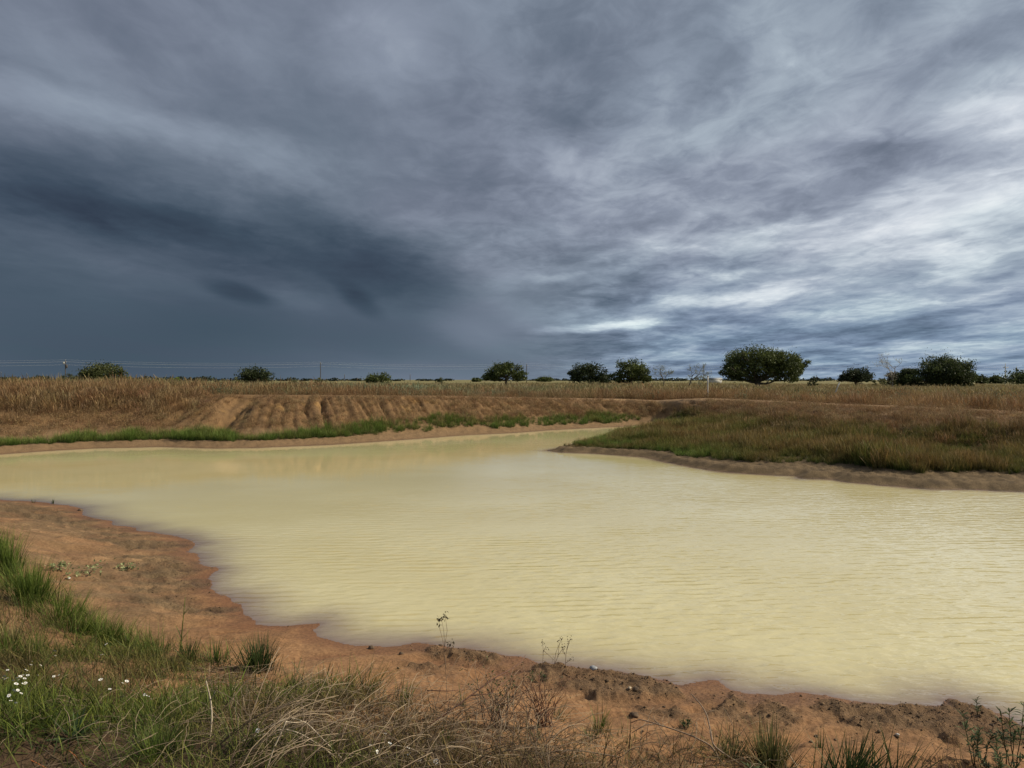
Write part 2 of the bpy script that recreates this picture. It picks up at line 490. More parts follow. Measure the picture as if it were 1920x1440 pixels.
# ------------------------------------------------------------------ mesh helpers
def new_mesh(name, verts, faces, mat=None, attrs=None, smooth=False):
    me = bpy.data.meshes.new(name)
    verts = np.asarray(verts, np.float32)
    me.vertices.add(len(verts))
    me.vertices.foreach_set('co', verts.ravel())
    if isinstance(faces, np.ndarray):
        n, k = faces.shape
        loops = faces.ravel().astype(np.int32)
        starts = np.arange(0, n * k, k, dtype=np.int32)
        tot = np.full(n, k, np.int32)
    else:                       # list of arrays of different corner counts
        loops = np.concatenate([f.ravel() for f in faces]).astype(np.int32)
        tot = np.concatenate([np.full(len(f), f.shape[1], np.int32) for f in faces])
        starts = np.concatenate([[0], np.cumsum(tot)[:-1]]).astype(np.int32)
    me.loops.add(len(loops))
    me.loops.foreach_set('vertex_index', loops)
    me.polygons.add(len(tot))
    me.polygons.foreach_set('loop_start', starts)
    me.update(calc_edges=True)
    if attrs:
        for nm, (kind, arr) in attrs.items():
            at = me.attributes.new(nm, kind, 'POINT')
            key = {'FLOAT': 'value', 'FLOAT_COLOR': 'color', 'FLOAT_VECTOR': 'vector', 'INT': 'value'}[kind]
            at.data.foreach_set(key, np.asarray(arr, np.int32 if kind == 'INT' else np.float32).ravel())
    if smooth:
        me.polygons.foreach_set('use_smooth', np.ones(len(tot), bool))
    if mat:
        me.materials.append(mat)
    me.update()
    return me


def link(name, data, parent=None, loc=None, **props):
    o = bpy.data.objects.new(name, data)
    COL.objects.link(o)
    if parent is not None:
        o.parent = parent
    if loc is not None:
        o.location = loc
    for k, v in props.items():
        if v is not None:
            o[k] = v
    return o


def new_mat(name):
    m = bpy.data.materials.new(name)
    m.use_nodes = True
    t = m.node_tree
    for n in list(t.nodes):
        t.nodes.remove(n)
    out = t.nodes.new('ShaderNodeOutputMaterial')
    return m, NT(t), out


# ------------------------------------------------------------------ ground
def build_ground():
    ang = np.concatenate([np.linspace(-180, -50, 40, endpoint=False), np.linspace(-50, -37, 40, endpoint=False),
                          np.linspace(-37, 37, 620, endpoint=False), np.linspace(37, 50, 40, endpoint=False), np.linspace(50, 180, 40, endpoint=False)])
    rad = np.concatenate([np.linspace(0.25, 2.4, 12, endpoint=False), np.exp(np.linspace(math.log(2.4), math.log(62), 610, endpoint=False)),
                          np.exp(np.linspace(math.log(62), math.log(9000), 46))])
    na, nr = len(ang), len(rad)
    A, Rr = np.meshgrid(np.radians(ang), rad)
    X = (Rr * np.sin(A)).ravel(); Y = (Rr * np.cos(A)).ravel()
    H = np.empty_like(X); M = None
    H, M = terrain(X, Y)
    verts = np.concatenate([np.stack([X, Y, H], 1), [[0, 0, H[:na].mean()]]])
    i = np.arange(nr - 1)[:, None] * na + np.arange(na)[None]
    j = np.arange(nr - 1)[:, None] * na + (np.arange(na)[None] + 1) % na
    quads = np.stack([i, i + na, j + na, j], -1).reshape(-1, 4)[:, ::-1]
    c = len(verts) - 1
    k = np.arange(na)
    fan = np.stack([np.full(na, c), k, (k + 1) % na], 1)[:, ::-1]
    # ----- soil colours by kind of ground, with shade painted into the upper bank
    n = X.shape[0]
    nz = fbm(X * 0.5, Y * 0.5, 4)
    nf = fbm(X * 2.7, Y * 2.7, 4)

    def C(*c):
        return np.array(c)[None]
    sand = C(0.262, 0.136, 0.062) * (1 + 0.22 * nf)[:, None]
    pale = C(0.325, 0.188, 0.093)
    col = sand + (pale - sand) * np.clip(0.3 + nz * 1.2, 0, 1)[:, None] * 0.5

    def over(col, c2, m):
        m = np.clip(m, 0, 1)[:, None]
        return col * (1 - m) + c2 * m
    # left beach is greyer, silty
    left = sstep(-1.5, -4.5, X) * M['w'] * sstep(0.0, 0.6, M['dd'])
    col = over(col, C(0.215, 0.137, 0.070) * (1 + 0.4 * nf)[:, None], left * (0.85 + 1.0 * nz))
    st = fbm(X * 0.55 + Y * 0.25, (Y - X * 0.42) * 2.4, 4)
    col = over(col, C(0.315, 0.175, 0.085), M['w'] * np.clip(st * 1.3, 0, 0.6))
    col = over(col, C(0.165, 0.112, 0.060) * (1 + 0.35 * nf)[:, None], M['silt'] * 0.85)
    col = over(col, C(0.185, 0.118, 0.064) * (1 + 0.6 * fbm(X * 6, Y * 6, 4))[:, None], np.clip(0.55 * M['csoft'] + 0.45 * M['crust'], 0, 1) * 0.9)
    rdg = np.clip(1 - np.abs(fbm(X * 0.8 + Y * 0.7, (Y - X * 0.45) * 3.2, 4)) * 6.0, 0, 1) ** 2 * sstep(-0.1, 0.35, fbm(X * 0.6 + 3, Y * 0.6, 2))
    col = over(col, C(0.40, 0.245, 0.125), rdg * 0.7 * M['w'] * sstep(0.3, 0.8, M['dd']) * (1 - M['crust']))
    col = over(col, C(0.20, 0.110, 0.056), M['w'] * sstep(0.05, 0.45, fbm(X * 1.3 + 11, Y * 2.6, 4)) * 0.55)
    # litter-covered upper bank, darkened to paint in the shade under the dead stems
    up = M['w'] * sstep(2.0, 3.2, M['dd'] + 0.8 * nf)
    col = over(col, C(0.085, 0.054, 0.030) * (1 + 0.4 * nf)[:, None], up * np.interp(X, [-9, 0.2, 1.2, 5], [0.90, 0.95, 0.40, 0.3]))
    # far embankment, mud rim, peninsula
    f = 1 - M['w']
    mud = C(0.235, 0.150, 0.076) * (1 + 0.25 * nf)[:, None]
    mound = C(0.208, 0.125, 0.057) * (1 + 0.25 * nf + 0.2 * nz)[:, None]
    ochre = C(0.40, 0.235, 0.075)
    penm = C(0.155, 0.108, 0.058) * (1 + 0.5 * nf + 0.4 * fbm(X * 1.3, Y * 4, 3))[:, None]
    col = over(col, mud, f)
    col = over(col, mound, f * sstep(0.12, 0.3, M['s']) * (1 - 0.6 * M['pen']))
    col = over(col, ochre, f * M['rmask'] * sstep(0.30, 0.55, fbm(X * 0.9 + 7, Y * 0.9, 3)) * 0.45)
    col = over(col, penm, f * M['pen'] * sstep(0.5, 0.1, M['s']) * (1 - M['outer']))
    field = C(0.19, 0.135, 0.062) * (1 + 0.3 * nz)[:, None]
    col = over(col, field, M['outer'] * sstep(0.6, 2.5, M['dc']))
    farf = C(0.21, 0.185, 0.075)
    col = over(col, farf, M['outer'] * sstep(60, 120, Y))
    path = np.exp(-(M['dc'] / 0.42) ** 2) * f * sstep(-6, 2, X)
    col = over(col, C(0.33, 0.215, 0.115), path)
    # lake bed: dark wet mud
    col = over(col, C(0.23, 0.135, 0.085), M['wet'] * 0.7)
    col = np.concatenate([np.clip(col, 0.01, 0.8), np.ones((n, 1))], 1)
    col = np.concatenate([col, col[-1:]])
    crust = np.concatenate([0.5 * M['crust'] + 0.5 * M['csoft'] + 0.7 * M['silt'] + 0.6 * f * (1 - M['outer']) + 0.5 * up, [0]])
    m, N, out = new_mat("soil")
    pos = N.node('ShaderNodeNewGeometry').outputs['Position']
    a = N.attr('soil').outputs['Color']
    cr = N.attr('crumb').outputs['Fac']
    z = N.sep(pos)[2]
    g1 = N.noise(pos, 34.0, 8.0, 0.62)
    g2 = N.noise(pos, 5.0, 5.0, 0.55)
    g3 = N.noise(pos, 150.0, 3.0, 0.6)
    base = N.mix(N.maprange(g1, 0.30, 0.70), N.mix(1.0, a, (0.72, 0.70, 0.70), 'MULTIPLY'), N.mix(1.0, a, (1.22, 1.22, 1.22), 'MULTIPLY'))
    base = N.mix(N.math('MULTIPLY', N.maprange(g3, 0.56, 0.66), N.math('MULTIPLY', cr, 0.7)), base, N.mix(1.0, a, (0.38, 0.36, 0.36), 'MULTIPLY'))
    base = N.mix(N.math('MULTIPLY', N.maprange(g2, 0.42, 0.62), 0.4), base, N.mix(1.0, base, (0.8, 0.78, 0.8), 'MULTIPLY'))
    # damp soil just above the water line is darker
    damp = N.maprange(N.math('MULTIPLY_ADD', N.math('SUBTRACT', g2, 0.5), 0.05, z), -0.004, 0.035, 1.0, 0.0)
    base = N.mix(N.math('MULTIPLY', damp, 0.75), base, N.mix(1.0, base, (0.66, 0.56, 0.53), 'MULTIPLY'))
    p = N.node('ShaderNodeBsdfPrincipled')
    N.put(p.inputs['Base Color'], base)
    N.put(p.inputs['Roughness'], N.maprange(damp, 0.0, 1.0, 0.95, 0.55))
    p.inputs['Specular IOR Level'].default_value = 0.25
    hgt = N.math('ADD', N.math('MULTIPLY', g1, N.math('MULTIPLY_ADD', cr, 0.030, 0.007)),
                 N.math('MULTIPLY', g3, N.math('MULTIPLY_ADD', cr, 0.010, 0.0022)))
    b = N.node('ShaderNodeBump')
    b.inputs['Strength'].default_value = 0.9
    b.inputs['Distance'].default_value = 1.0
    N.put(b.inputs['Height'], hgt)
    N.put(p.inputs['Normal'], b.outputs[0])
    N.t.links.new(p.outputs[0], out.inputs[0])
    me = new_mesh("ground", verts, [quads, fan], m, {'soil': ('FLOAT_COLOR', col), 'crumb': ('FLOAT', np.clip(crust, 0, 1))}, smooth=True)
    return link("ground", me, kind='structure', label="bare orange sand and mud banks round the pond with flat grassland behind")


build_ground()


# ------------------------------------------------------------------ water
def build_water():
    # a polar sheet a little larger than the pond outline; the banks rise through it
    ang = np.radians(np.linspace(-62, 62, 420)); rad = np.exp(np.linspace(math.log(3.2), math.log(47), 420))
    A, Rr = np.meshgrid(ang, rad)
    X = (Rr * np.sin(A)).ravel(); Y = (Rr * np.cos(A)).ravel()
    H, M = terrain(X, Y)
    keep = (M['wet'] | (M['dd'] < 0.5))
    na, nr = len(ang), len(rad)
    i = np.arange(nr - 1)[:, None] * na + np.arange(na - 1)[None]
    q = np.stack([i, i + 1, i + na + 1, i + na], -1).reshape(-1, 4)
    q = q[keep[q].any(1)]
    used = np.unique(q)
    mp = np.full(len(X), -1); mp[used] = np.arange(len(used))
    q = mp[q]
    X, Y, H = X[used], Y[used], H[used]
    dep = np.maximum(-H, 0)
    m, N, out = new_mat("muddy_water")
    pos = N.node('ShaderNodeNewGeometry').outputs['Position']
    px, py, pz = N.sep(pos)
    depth = N.attr('depth').outputs['Fac']
    alpha = N.math('SUBTRACT', 1.0, N.math('EXPONENT', N.math('MULTIPLY', depth, -75.0)))
    # wind ripples, crests roughly across the view, livelier in open water and to the right
    wob = N.noise(pos, 0.55, 2.0, 0.5)
    rip = N.noise(N.mapping(pos, rot=(0, 0, R(-8)), scale=(3.0, 8.2, 1)), 1.0, 1.5, 0.4, 0.3)
    rip2 = N.noise(N.mapping(pos, rot=(0, 0, R(12)), scale=(8.0, 15.0, 1)), 1.0, 2.0, 0.5, 0.2)
    gust = N.maprange(N.noise(N.mapping(pos, scale=(0.10, 0.16, 1)), 1.0, 2.0, 0.5), 0.38, 0.62, 0.55, 1.15)
    calm = N.maprange(N.math('MULTIPLY_ADD', px, 0.85, N.math('MULTIPLY', py, -1.0)), -24.0, -5.0, 0.06, 1.0)
    ampl = N.math('MULTIPLY', gust, calm)
    wv = N.node('ShaderNodeTexWave', wave_type='BANDS', bands_direction='Y')
    N.put(wv.inputs['Vector'], N.mapping(pos, rot=(0, 0, R(-7)), scale=(0.55, 1, 1)))
    for k_, v_ in (('Scale', 1.7), ('Distortion', 5.0), ('Detail', 2.0), ('Detail Scale', 1.1), ('Detail Roughness', 0.55)):
        wv.inputs[k_].default_value = v_
    patch = N.maprange(N.noise(N.mapping(pos, scale=(0.5, 0.9, 1)), 1.0, 2.0, 0.5), 0.35, 0.65, 0.0, 0.30)
    hgt = N.math('MULTIPLY', N.math('MULTIPLY_ADD', wv.outputs['Fac'], patch, N.math('MULTIPLY_ADD', rip2, 0.25, rip)), ampl)
    b = N.node('ShaderNodeBump')
    b.inputs['Strength'].default_value = 1.0
    b.inputs['Distance'].default_value = 0.026
    N.put(b.inputs['Height'], hgt)
    silt = N.noise(N.mapping(pos, scale=(0.22, 0.3, 1)), 1.0, 3.0, 0.5)
    colr = N.mix(N.maprange(silt, 0.35, 0.65), (0.618, 0.540, 0.278), (0.668, 0.596, 0.332))
    colr = N.mix(alpha, (0.205, 0.140, 0.112), colr)          # thin water over wet mud
    dif = N.node('ShaderNodeBsdfDiffuse')
    N.put(dif.inputs['Color'], colr)
    N.put(dif.inputs['Normal'], b.outputs[0])
    gl = N.node('ShaderNodeBsdfGlossy')
    gl.inputs['Color'].default_value = (1, 1, 1, 1)
    gl.inputs['Roughness'].default_value = 0.03
    N.put(gl.inputs['Normal'], b.outputs[0])
    b2 = N.node('ShaderNodeBump')
    b2.inputs['Strength'].default_value = 1.0
    b2.inputs['Distance'].default_value = 0.010
    N.put(b2.inputs['Height'], hgt)
    fr = N.node('ShaderNodeFresnel')
    N.put(fr.inputs['Normal'], b2.outputs[0])
    fr.inputs['IOR'].default_value = 1.48
    surf = N.node('ShaderNodeMixShader')
    N.put(surf.inputs[0], fr.outputs[0])
    N.t.links.new(dif.outputs[0], surf.inputs[1])
    N.t.links.new(gl.outputs[0], surf.inputs[2])
    N.t.links.new(surf.outputs[0], out.inputs[0])
    me = new_mesh("pond_water", np.stack([X, Y, np.zeros_like(X)], 1), q, m, {'depth': ('FLOAT', dep)}, smooth=True)
    if me.polygons[0].normal.z < 0:
        me.flip_normals()
    link("pond_water", me, kind='structure', label="pale yellow muddy pond water with fine wind ripples")


build_water()


# ------------------------------------------------------------------ plant materials
def plant_mat(name, inst=False, transl=0.3, rough=0.6):
    """two plant colours per object (base, tip), varied leaf by leaf"""
    m, N, out = new_mat(name)
    t = N.attr('t').outputs['Fac']
    rnd = N.attr('rnd').outputs['Fac']
    kind = 'INSTANCER' if inst else 'GEOMETRY'
    ca = N.attr('ca', kind).outputs['Color']
    cb = N.attr('cb', kind).outputs['Color']
    c = N.mix(N.maprange(N.math('MULTIPLY_ADD', N.math('SUBTRACT', rnd, 0.5), 0.5, t), 0.15, 0.85, kind='LINEAR'), ca, cb)
    v = N.math('MULTIPLY_ADD', rnd, 0.7, 0.65)
    c = N.mix(1.0, c, N.comb(v, v, v), 'MULTIPLY')
    dif = N.node('ShaderNodeBsdfPrincipled')
    N.put(dif.inputs['Base Color'], c)
    dif.inputs['Roughness'].default_value = rough
    dif.inputs['Specular IOR Level'].default_value = 0.2
    tl = N.node('ShaderNodeBsdfTranslucent')
    N.put(tl.inputs['Color'], c)
    mx = N.node('ShaderNodeMixShader')
    mx.inputs[0].default_value = transl
    N.t.links.new(dif.outputs[0], mx.inputs[1])
    N.t.links.new(tl.outputs[0], mx.inputs[2])
    N.t.links.new(mx.outputs[0], out.inputs[0])
    return m


M_INST = plant_mat("scattered_grass", True)
M_GRASS = plant_mat("grass_blades", False)
M_LEAF = plant_mat("tree_leaves", False, 0.28, 0.55)


def wood_mat(name, c1, c2, scale=18.0, rough=0.85, stretch=(1, 1, 0.12)):
    m, N, out = new_mat(name)
    pos = N.node('ShaderNodeTexCoord').outputs['Object']
    n = N.noise(N.mapping(pos, scale=stretch), scale, 5.0, 0.6)
    p = N.node('ShaderNodeBsdfPrincipled')
    N.put(p.inputs['Base Color'], N.mix(N.maprange(n, 0.3, 0.7), c1, c2))
    p.inputs['Roughness'].default_value = rough
    b = N.node('ShaderNodeBump')
    b.inputs['Strength'].default_value = 0.4
    b.inputs['Distance'].default_value = 0.02
    N.put(b.inputs['Height'], n)
    N.put(p.inputs['Normal'], b.outputs[0])
    N.t.links.new(p.outputs[0], out.inputs[0])
    return m


M_BARK = wood_mat("bark", (0.055, 0.045, 0.035), (0.13, 0.11, 0.085))
M_PALEBARK = wood_mat("pale_bark", (0.30, 0.27, 0.22), (0.48, 0.44, 0.38))
M_POLE = wood_mat("weathered_pole", (0.05, 0.045, 0.042), (0.12, 0.10, 0.09))
M_CONC = wood_mat("pale_concrete", (0.50, 0.49, 0.46), (0.66, 0.64, 0.60), 6.0, 0.8, (1, 1, 1))
M_WHITE = wood_mat("white_painted_pipe", (0.46, 0.45, 0.40), (0.60, 0.58, 0.53), 12.0, 0.5, (1, 1, 0.4))
M_WIRE = wood_mat("aluminium_wire", (0.62, 0.63, 0.65), (0.78, 0.79, 0.80), 3.0, 0.45, (1, 1, 1))
M_TWIG = wood_mat("dry_twig", (0.15, 0.095, 0.06), (0.34, 0.25, 0.17), 60.0, 0.8)
M_STRAW = wood_mat("bleached_stalk", (0.34, 0.26, 0.17), (0.62, 0.52, 0.38), 50.0, 0.7)
M_REDTWIG = wood_mat("reddish_twig", (0.10, 0.045, 0.03), (0.22, 0.105, 0.06), 60.0, 0.7)
M_CLOD = wood_mat("soil_clod", (0.055, 0.038, 0.026), (0.17, 0.11, 0.065), 40.0, 0.95, (1, 1, 1))
M_TWINE = wood_mat("orange_twine", (0.55, 0.13, 0.03), (0.72, 0.24, 0.08), 90.0, 0.6)
M_PETAL = wood_mat("white_petal", (0.74, 0.74, 0.70), (0.84, 0.84, 0.81), 30.0, 0.6, (1, 1, 1))
M_ROOF = wood_mat("weathered_sheet", (0.26, 0.27, 0.28), (0.40, 0.41, 0.42), 8.0, 0.6, (1, 1, 1))


# ------------------------------------------------------------------ geometry builders (numpy)
class Geo:
    def __init__(self):
        self.v, self.f3, self.f4, self.a = [], [], [], {'t': [], 'rnd': []}
        self.n = 0

    def add(self, v, f3=None, f4=None, t=None, rnd=None):
        v = np.asarray(v, float).reshape(-1, 3)
        self.v.append(v)
        if f3 is not None and len(f3):
            self.f3.append(np.asarray(f3) + self.n)
        if f4 is not None and len(f4):
            self.f4.append(np.asarray(f4) + self.n)
        self.a['t'].append(np.full(len(v), 0.5) if t is None else np.asarray(t, float).ravel())
        self.a['rnd'].append(np.full(len(v), 0.5) if rnd is None else np.asarray(rnd, float).ravel())
        self.n += len(v)

    def mesh(self, name, mat, smooth=False, ca=None, cb=None):
        v = np.concatenate(self.v)
        faces = ([np.concatenate(self.f4)] if self.f4 else []) + ([np.concatenate(self.f3)] if self.f3 else [])
        at = {k: ('FLOAT', np.concatenate(x)) for k, x in self.a.items()}
        if ca is not None:
            at['ca'] = ('FLOAT_COLOR', np.tile([*ca, 1.0], (len(v), 1)))
            at['cb'] = ('FLOAT_COLOR', np.tile([*cb, 1.0], (len(v), 1)))
        return new_mesh(name, v, faces, mat, at, smooth)

    # ---- blades of grass: curved tapering ribbons
    def blades(self, base, head, lean, length, width, droop, segs=3, rnd=None, prof=None, r=None):
        r = r or rng
        base = np.asarray(base, float).reshape(-1, 3)
        n = len(base)
        head, lean, length, width, droop = [np.broadcast_to(np.asarray(x, float), (n,)) for x in (head, lean, length, width, droop)]
        rnd = r.random(n) if rnd is None else np.broadcast_to(rnd, (n,))
        ts = np.linspace(0, 1, segs + 1)
        prof = np.array([1 - x ** 2.2 * 0.98 for x in ts]) if prof is None else np.asarray(prof)
        p = base.copy()
        pts = [p]
        for i in range(segs):
            ang = lean + droop * (i + 0.5) / segs
            st = (length / segs)[:, None] * np.stack([np.sin(ang) * np.cos(head), np.sin(ang) * np.sin(head), np.cos(ang)], 1)
            p = p + st
            pts.append(p)
        face = head + math.pi / 2 + r.normal(0, 0.5, n)
        side = np.stack([np.cos(face), np.sin(face), np.zeros(n)], 1)
        V = np.empty((n, segs + 1, 2, 3))
        for i in range(segs + 1):
            w = (width * prof[i] / 2)[:, None] * side
            V[:, i, 0] = pts[i] - w
            V[:, i, 1] = pts[i] + w
        k = (segs + 1) * 2
        o = np.arange(n)[:, None] * k
        fl = []
        for i in range(segs):
            a = 2 * i
            fl.append(np.stack([o[:, 0] + a, o[:, 0] + a + 1, o[:, 0] + a + 3, o[:, 0] + a + 2], 1))
        self.add(V, None, np.concatenate(fl), np.tile(np.repeat(ts, 2), n), np.repeat(rnd, k))
        return pts[-1]

    # ---- a tube along a polyline
    def tube(self, pts, rad, sides=5, rnd=0.5, cap=True):
        pts = np.asarray(pts, float)
        n = len(pts)
        rad = np.broadcast_to(np.asarray(rad, float), (n,))
        tan = np.gradient(pts, axis=0)
        tan /= np.linalg.norm(tan, axis=1)[:, None] + 1e-9
        up = np.where(np.abs(tan[:, 2:3]) > 0.9, np.array([[1.0, 0, 0]]), np.array([[0, 0, 1.0]]))
        a = np.cross(tan, up); a /= np.linalg.norm(a, axis=1)[:, None] + 1e-9
        b = np.cross(tan, a)
        th = np.linspace(0, 2 * math.pi, sides, endpoint=False)
        V = pts[:, None] + rad[:, None, None] * (np.cos(th)[None, :, None] * a[:, None] + np.sin(th)[None, :, None] * b[:, None])
        i = np.arange(n - 1)[:, None] * sides + np.arange(sides)[None]
        j = np.arange(n - 1)[:, None] * sides + (np.arange(sides)[None] + 1) % sides
        f4 = np.stack([i, j, j + sides, i + sides], -1).reshape(-1, 4)
        f3 = None
        if cap and sides >= 3:
            k = np.arange(1, sides - 1)
            f3 = np.concatenate([np.stack([np.zeros_like(k), k + 1, k], 1), (n - 1) * sides + np.stack([np.zeros_like(k), k, k + 1], 1)])
        self.add(V, f3, f4, np.repeat(np.linspace(0, 1, n), sides), np.full(n * sides, rnd))

    # ---- leaf cards: pointed four-corner leaves at random attitudes
    def leaves(self, pos, size, r=None, rnd=None, aspect=0.6, up=0.0, t=None):
        r = r or rng
        pos = np.asarray(pos, float).reshape(-1, 3)
        n = len(pos)
        nrm = r.normal(size=(n, 3)); nrm[:, 2] += up
        nrm /= np.linalg.norm(nrm, axis=1)[:, None]
        d = np.cross(nrm, r.normal(size=(n, 3)))
        d /= np.linalg.norm(d, axis=1)[:, None] + 1e-9
        s = np.cross(nrm, d)
        size = np.broadcast_to(np.asarray(size, float), (n,))[:, None]
        V = np.stack([pos - d * size * 0.5, pos + s * size * aspect * 0.5, pos + d * size * 0.5, pos - s * size * aspect * 0.5], 1)
        f4 = np.arange(n * 4).reshape(n, 4)
        rnd = r.random(n) if rnd is None else rnd
        self.add(V, None, f4, np.full(n * 4, 0.5) if t is None else np.repeat(t, 4), np.repeat(rnd, 4))


# ------------------------------------------------------------------ scattered vegetation (geometry nodes)
def proto_collection(name, meshes):
    c = bpy.data.collections.new(name)
    for i, me in enumerate(meshes):
        c.objects.link(bpy.data.objects.new("%s_%02d" % (name, i), me))
    return c


def scatter(name, pts, scl, coll, ncoll, ca, cb, label, tilt=0.12, seed=1, sxy=1.0):
    r = np.random.default_rng(seed)
    n = len(pts)
    rot = np.stack([r.normal(0, tilt, n), r.normal(0, tilt, n), r.random(n) * 6.283], 1)
    scl = np.asarray(scl, float)
    S = np.stack([scl * sxy, scl * sxy, scl], 1)
    one = np.ones((n, 1))
    me = new_mesh(name, pts, np.zeros((0, 3), int), None, {
        'rot': ('FLOAT_VECTOR', rot), 'scl': ('FLOAT_VECTOR', S), 'idx': ('INT', r.integers(0, ncoll, n)),
        'ca': ('FLOAT_COLOR', np.concatenate([ca, one], 1)), 'cb': ('FLOAT_COLOR', np.concatenate([cb, one], 1))})
    o = link(name, me, kind='stuff', label=label)
    g = bpy.data.node_groups.new(name, 'GeometryNodeTree')
    g.interface.new_socket("Geometry", in_out='INPUT', socket_type='NodeSocketGeometry')
    g.interface.new_socket("Geometry", in_out='OUTPUT', socket_type='NodeSocketGeometry')
    gi = g.nodes.new('NodeGroupInput'); go = g.nodes.new('NodeGroupOutput')
    ci = g.nodes.new('GeometryNodeCollectionInfo')
    ci.inputs['Collection'].default_value = coll
    ci.inputs['Separate Children'].default_value = True
    ci.inputs['Reset Children'].default_value = True
    ip = g.nodes.new('GeometryNodeInstanceOnPoints')
    ip.inputs['Pick Instance'].default_value = True

    def na(nm, kind):
        x = g.nodes.new('GeometryNodeInputNamedAttribute')
        x.data_type = kind
        x.inputs['Name'].default_value = nm
        return x.outputs['Attribute']
    er = g.nodes.new('FunctionNodeEulerToRotation')
    g.links.new(na('rot', 'FLOAT_VECTOR'), er.inputs[0])
    g.links.new(gi.outputs[0], ip.inputs['Points'])
    g.links.new(ci.outputs[0], ip.inputs['Instance'])
    g.links.new(na('idx', 'INT'), ip.inputs['Instance Index'])
    g.links.new(er.outputs[0], ip.inputs['Rotation'])
    g.links.new(na('scl', 'FLOAT_VECTOR'), ip.inputs['Scale'])
    g.links.new(ip.outputs[0], go.inputs[0])
    md = o.modifiers.new("scatter", 'NODES')
    md.node_group = g
    return o


def proto_tall(seed, n=34, spread=0.24, w=0.008, headw=0.020):
    """dry bunch of tall stems with feathery seed heads, about 1 m high"""
    r = np.random.default_rng(seed)
    g = Geo()
    b = np.stack([r.normal(0, spread, n), r.normal(0, spread, n), np.full(n, -0.05)], 1)
    L = r.uniform(0.55, 1.05, n)
    g.blades(b, r.random(n) * 6.28, np.abs(r.normal(0.10, 0.10, n)), L, w, r.uniform(0.05, 0.7, n), 4,
             prof=[1.0, 0.9, 0.8, headw / w, 0.15], r=r)
    m = n
    b2 = np.stack([r.normal(0, spread, m), r.normal(0, spread, m), np.full(m, -0.05)], 1)
    g.blades(b2, r.random(m) * 6.28, r.uniform(0.1, 0.6, m), r.uniform(0.25, 0.6, m), w * 1.7, r.uniform(0.3, 1.3, m), 3, r=r)
    return g.mesh("tall_grass_clump", M_INST)


def proto_green(seed, n=34, spread=0.10, w=0.012, hmin=0.3, hmax=0.75, lean=0.30):
    r = np.random.default_rng(seed)
    g = Geo()
    rad = np.abs(r.normal(0, spread, n)); th = r.random(n) * 6.28
    b = np.stack([rad * np.cos(th), rad * np.sin(th), np.full(n, -0.03)], 1)
    g.blades(b, th + r.normal(0, 0.6, n), np.abs(r.normal(lean * 0.5, lean, n)), r.uniform(hmin, hmax, n), w, r.uniform(0.1, 1.0, n), 3, r=r)
    return g.mesh("green_grass_clump", M_INST)


def proto_scrub(seed, n=26, spread=0.25):
    """low dry weeds: short forked stems and small leaves"""
    r = np.random.default_rng(seed)
    g = Geo()
    b = np.stack([r.normal(0, spread, n), r.normal(0, spread, n), np.full(n, -0.02)], 1)
    tips = g.blades(b, r.random(n) * 6.28, r.uniform(0.1, 0.9, n), r.uniform(0.12, 0.42, n), 0.014, r.uniform(-0.3, 0.8, n), 3, r=r)
    k = np.repeat(np.arange(n), 3)
    g.leaves(tips[k] + r.normal(0, 0.05, (len(k), 3)), r.uniform(0.03, 0.07, len(k)), r, t=np.full(len(k), 0.9))
    return g.mesh("dry_weed_clump", M_INST)


def proto_turf(seed, n=40, spread=0.10):
    r = np.random.default_rng(seed)
    g = Geo()
    b = np.stack([r.normal(0, spread, n), r.normal(0, spread, n), np.full(n, -0.01)], 1)
    g.blades(b, r.random(n) * 6.28, r.uniform(0.1, 1.2, n), r.uniform(0.06, 0.20, n), 0.0045, r.uniform(-0.2, 1.0, n), 3, r=r)
    return g.mesh("turf_clump", M_INST)


C_TALL = proto_collection("tall_grass_protos", [proto_tall(s) for s in range(6)])
C_FIELD = proto_collection("field_grass_protos", [proto_tall(s + 20, 46, 0.55, 0.018, 0.040) for s in range(5)])
C_GREEN = proto_collection("green_grass_protos", [proto_green(s) for s in range(6)])
C_REED = proto_collection("reed_grass_protos", [proto_green(s + 50, 40, 0.16, 0.016, 0.45, 1.0, 0.22) for s in range(6)])
C_SCRUB = proto_collection("dry_weed_protos", [proto_scrub(s) for s in range(6)])
C_TURF = proto_collection("turf_protos", [proto_turf(s) for s in range(6)])


def polar_pts(n, r0, r1, a0=-41, a1=41, power=1.0, seed=0):
    r = np.random.default_rng(seed)
    u = r.random(n)
    if power == 0:
        rad = r0 * (r1 / r0) ** u
    else:
        rad = (r0 ** power + u * (r1 ** power - r0 ** power)) ** (1 / power)
    a = np.radians(r.uniform(a0, a1, n))
    return rad * np.sin(a), rad * np.cos(a)


def mixc(a, b, f):
    f = np.clip(f, 0, 1)[:, None]
    return np.asarray(a)[None] * (1 - f) + np.asarray(b)[None] * f if np.ndim(a) == 1 else a * (1 - f) + np.asarray(b) * f


def vary(c, r, amt=0.10):
    return np.clip(c * (1 + r.normal(0, amt, (len(c), 1))) * (1 + r.normal(0, 0.05, (len(c), 3))), 0.004, 0.9)


REDBR_A, REDBR_B = np.array((0.165, 0.092, 0.042)), np.array((0.30, 0.180, 0.085))
STRAW_A, STRAW_B = np.array((0.21, 0.145, 0.068)), np.array((0.37, 0.285, 0.150))
OLIVE_A, OLIVE_B = np.array((0.12, 0.115, 0.045)), np.array((0.245, 0.215, 0.092))
GREEN_A, GREEN_B = np.array((0.055, 0.095, 0.018)), np.array((0.145, 0.205, 0.040))
TEAL_A, TEAL_B = np.array((0.10, 0.135, 0.075)), np.array((0.22, 0.27, 0.165))


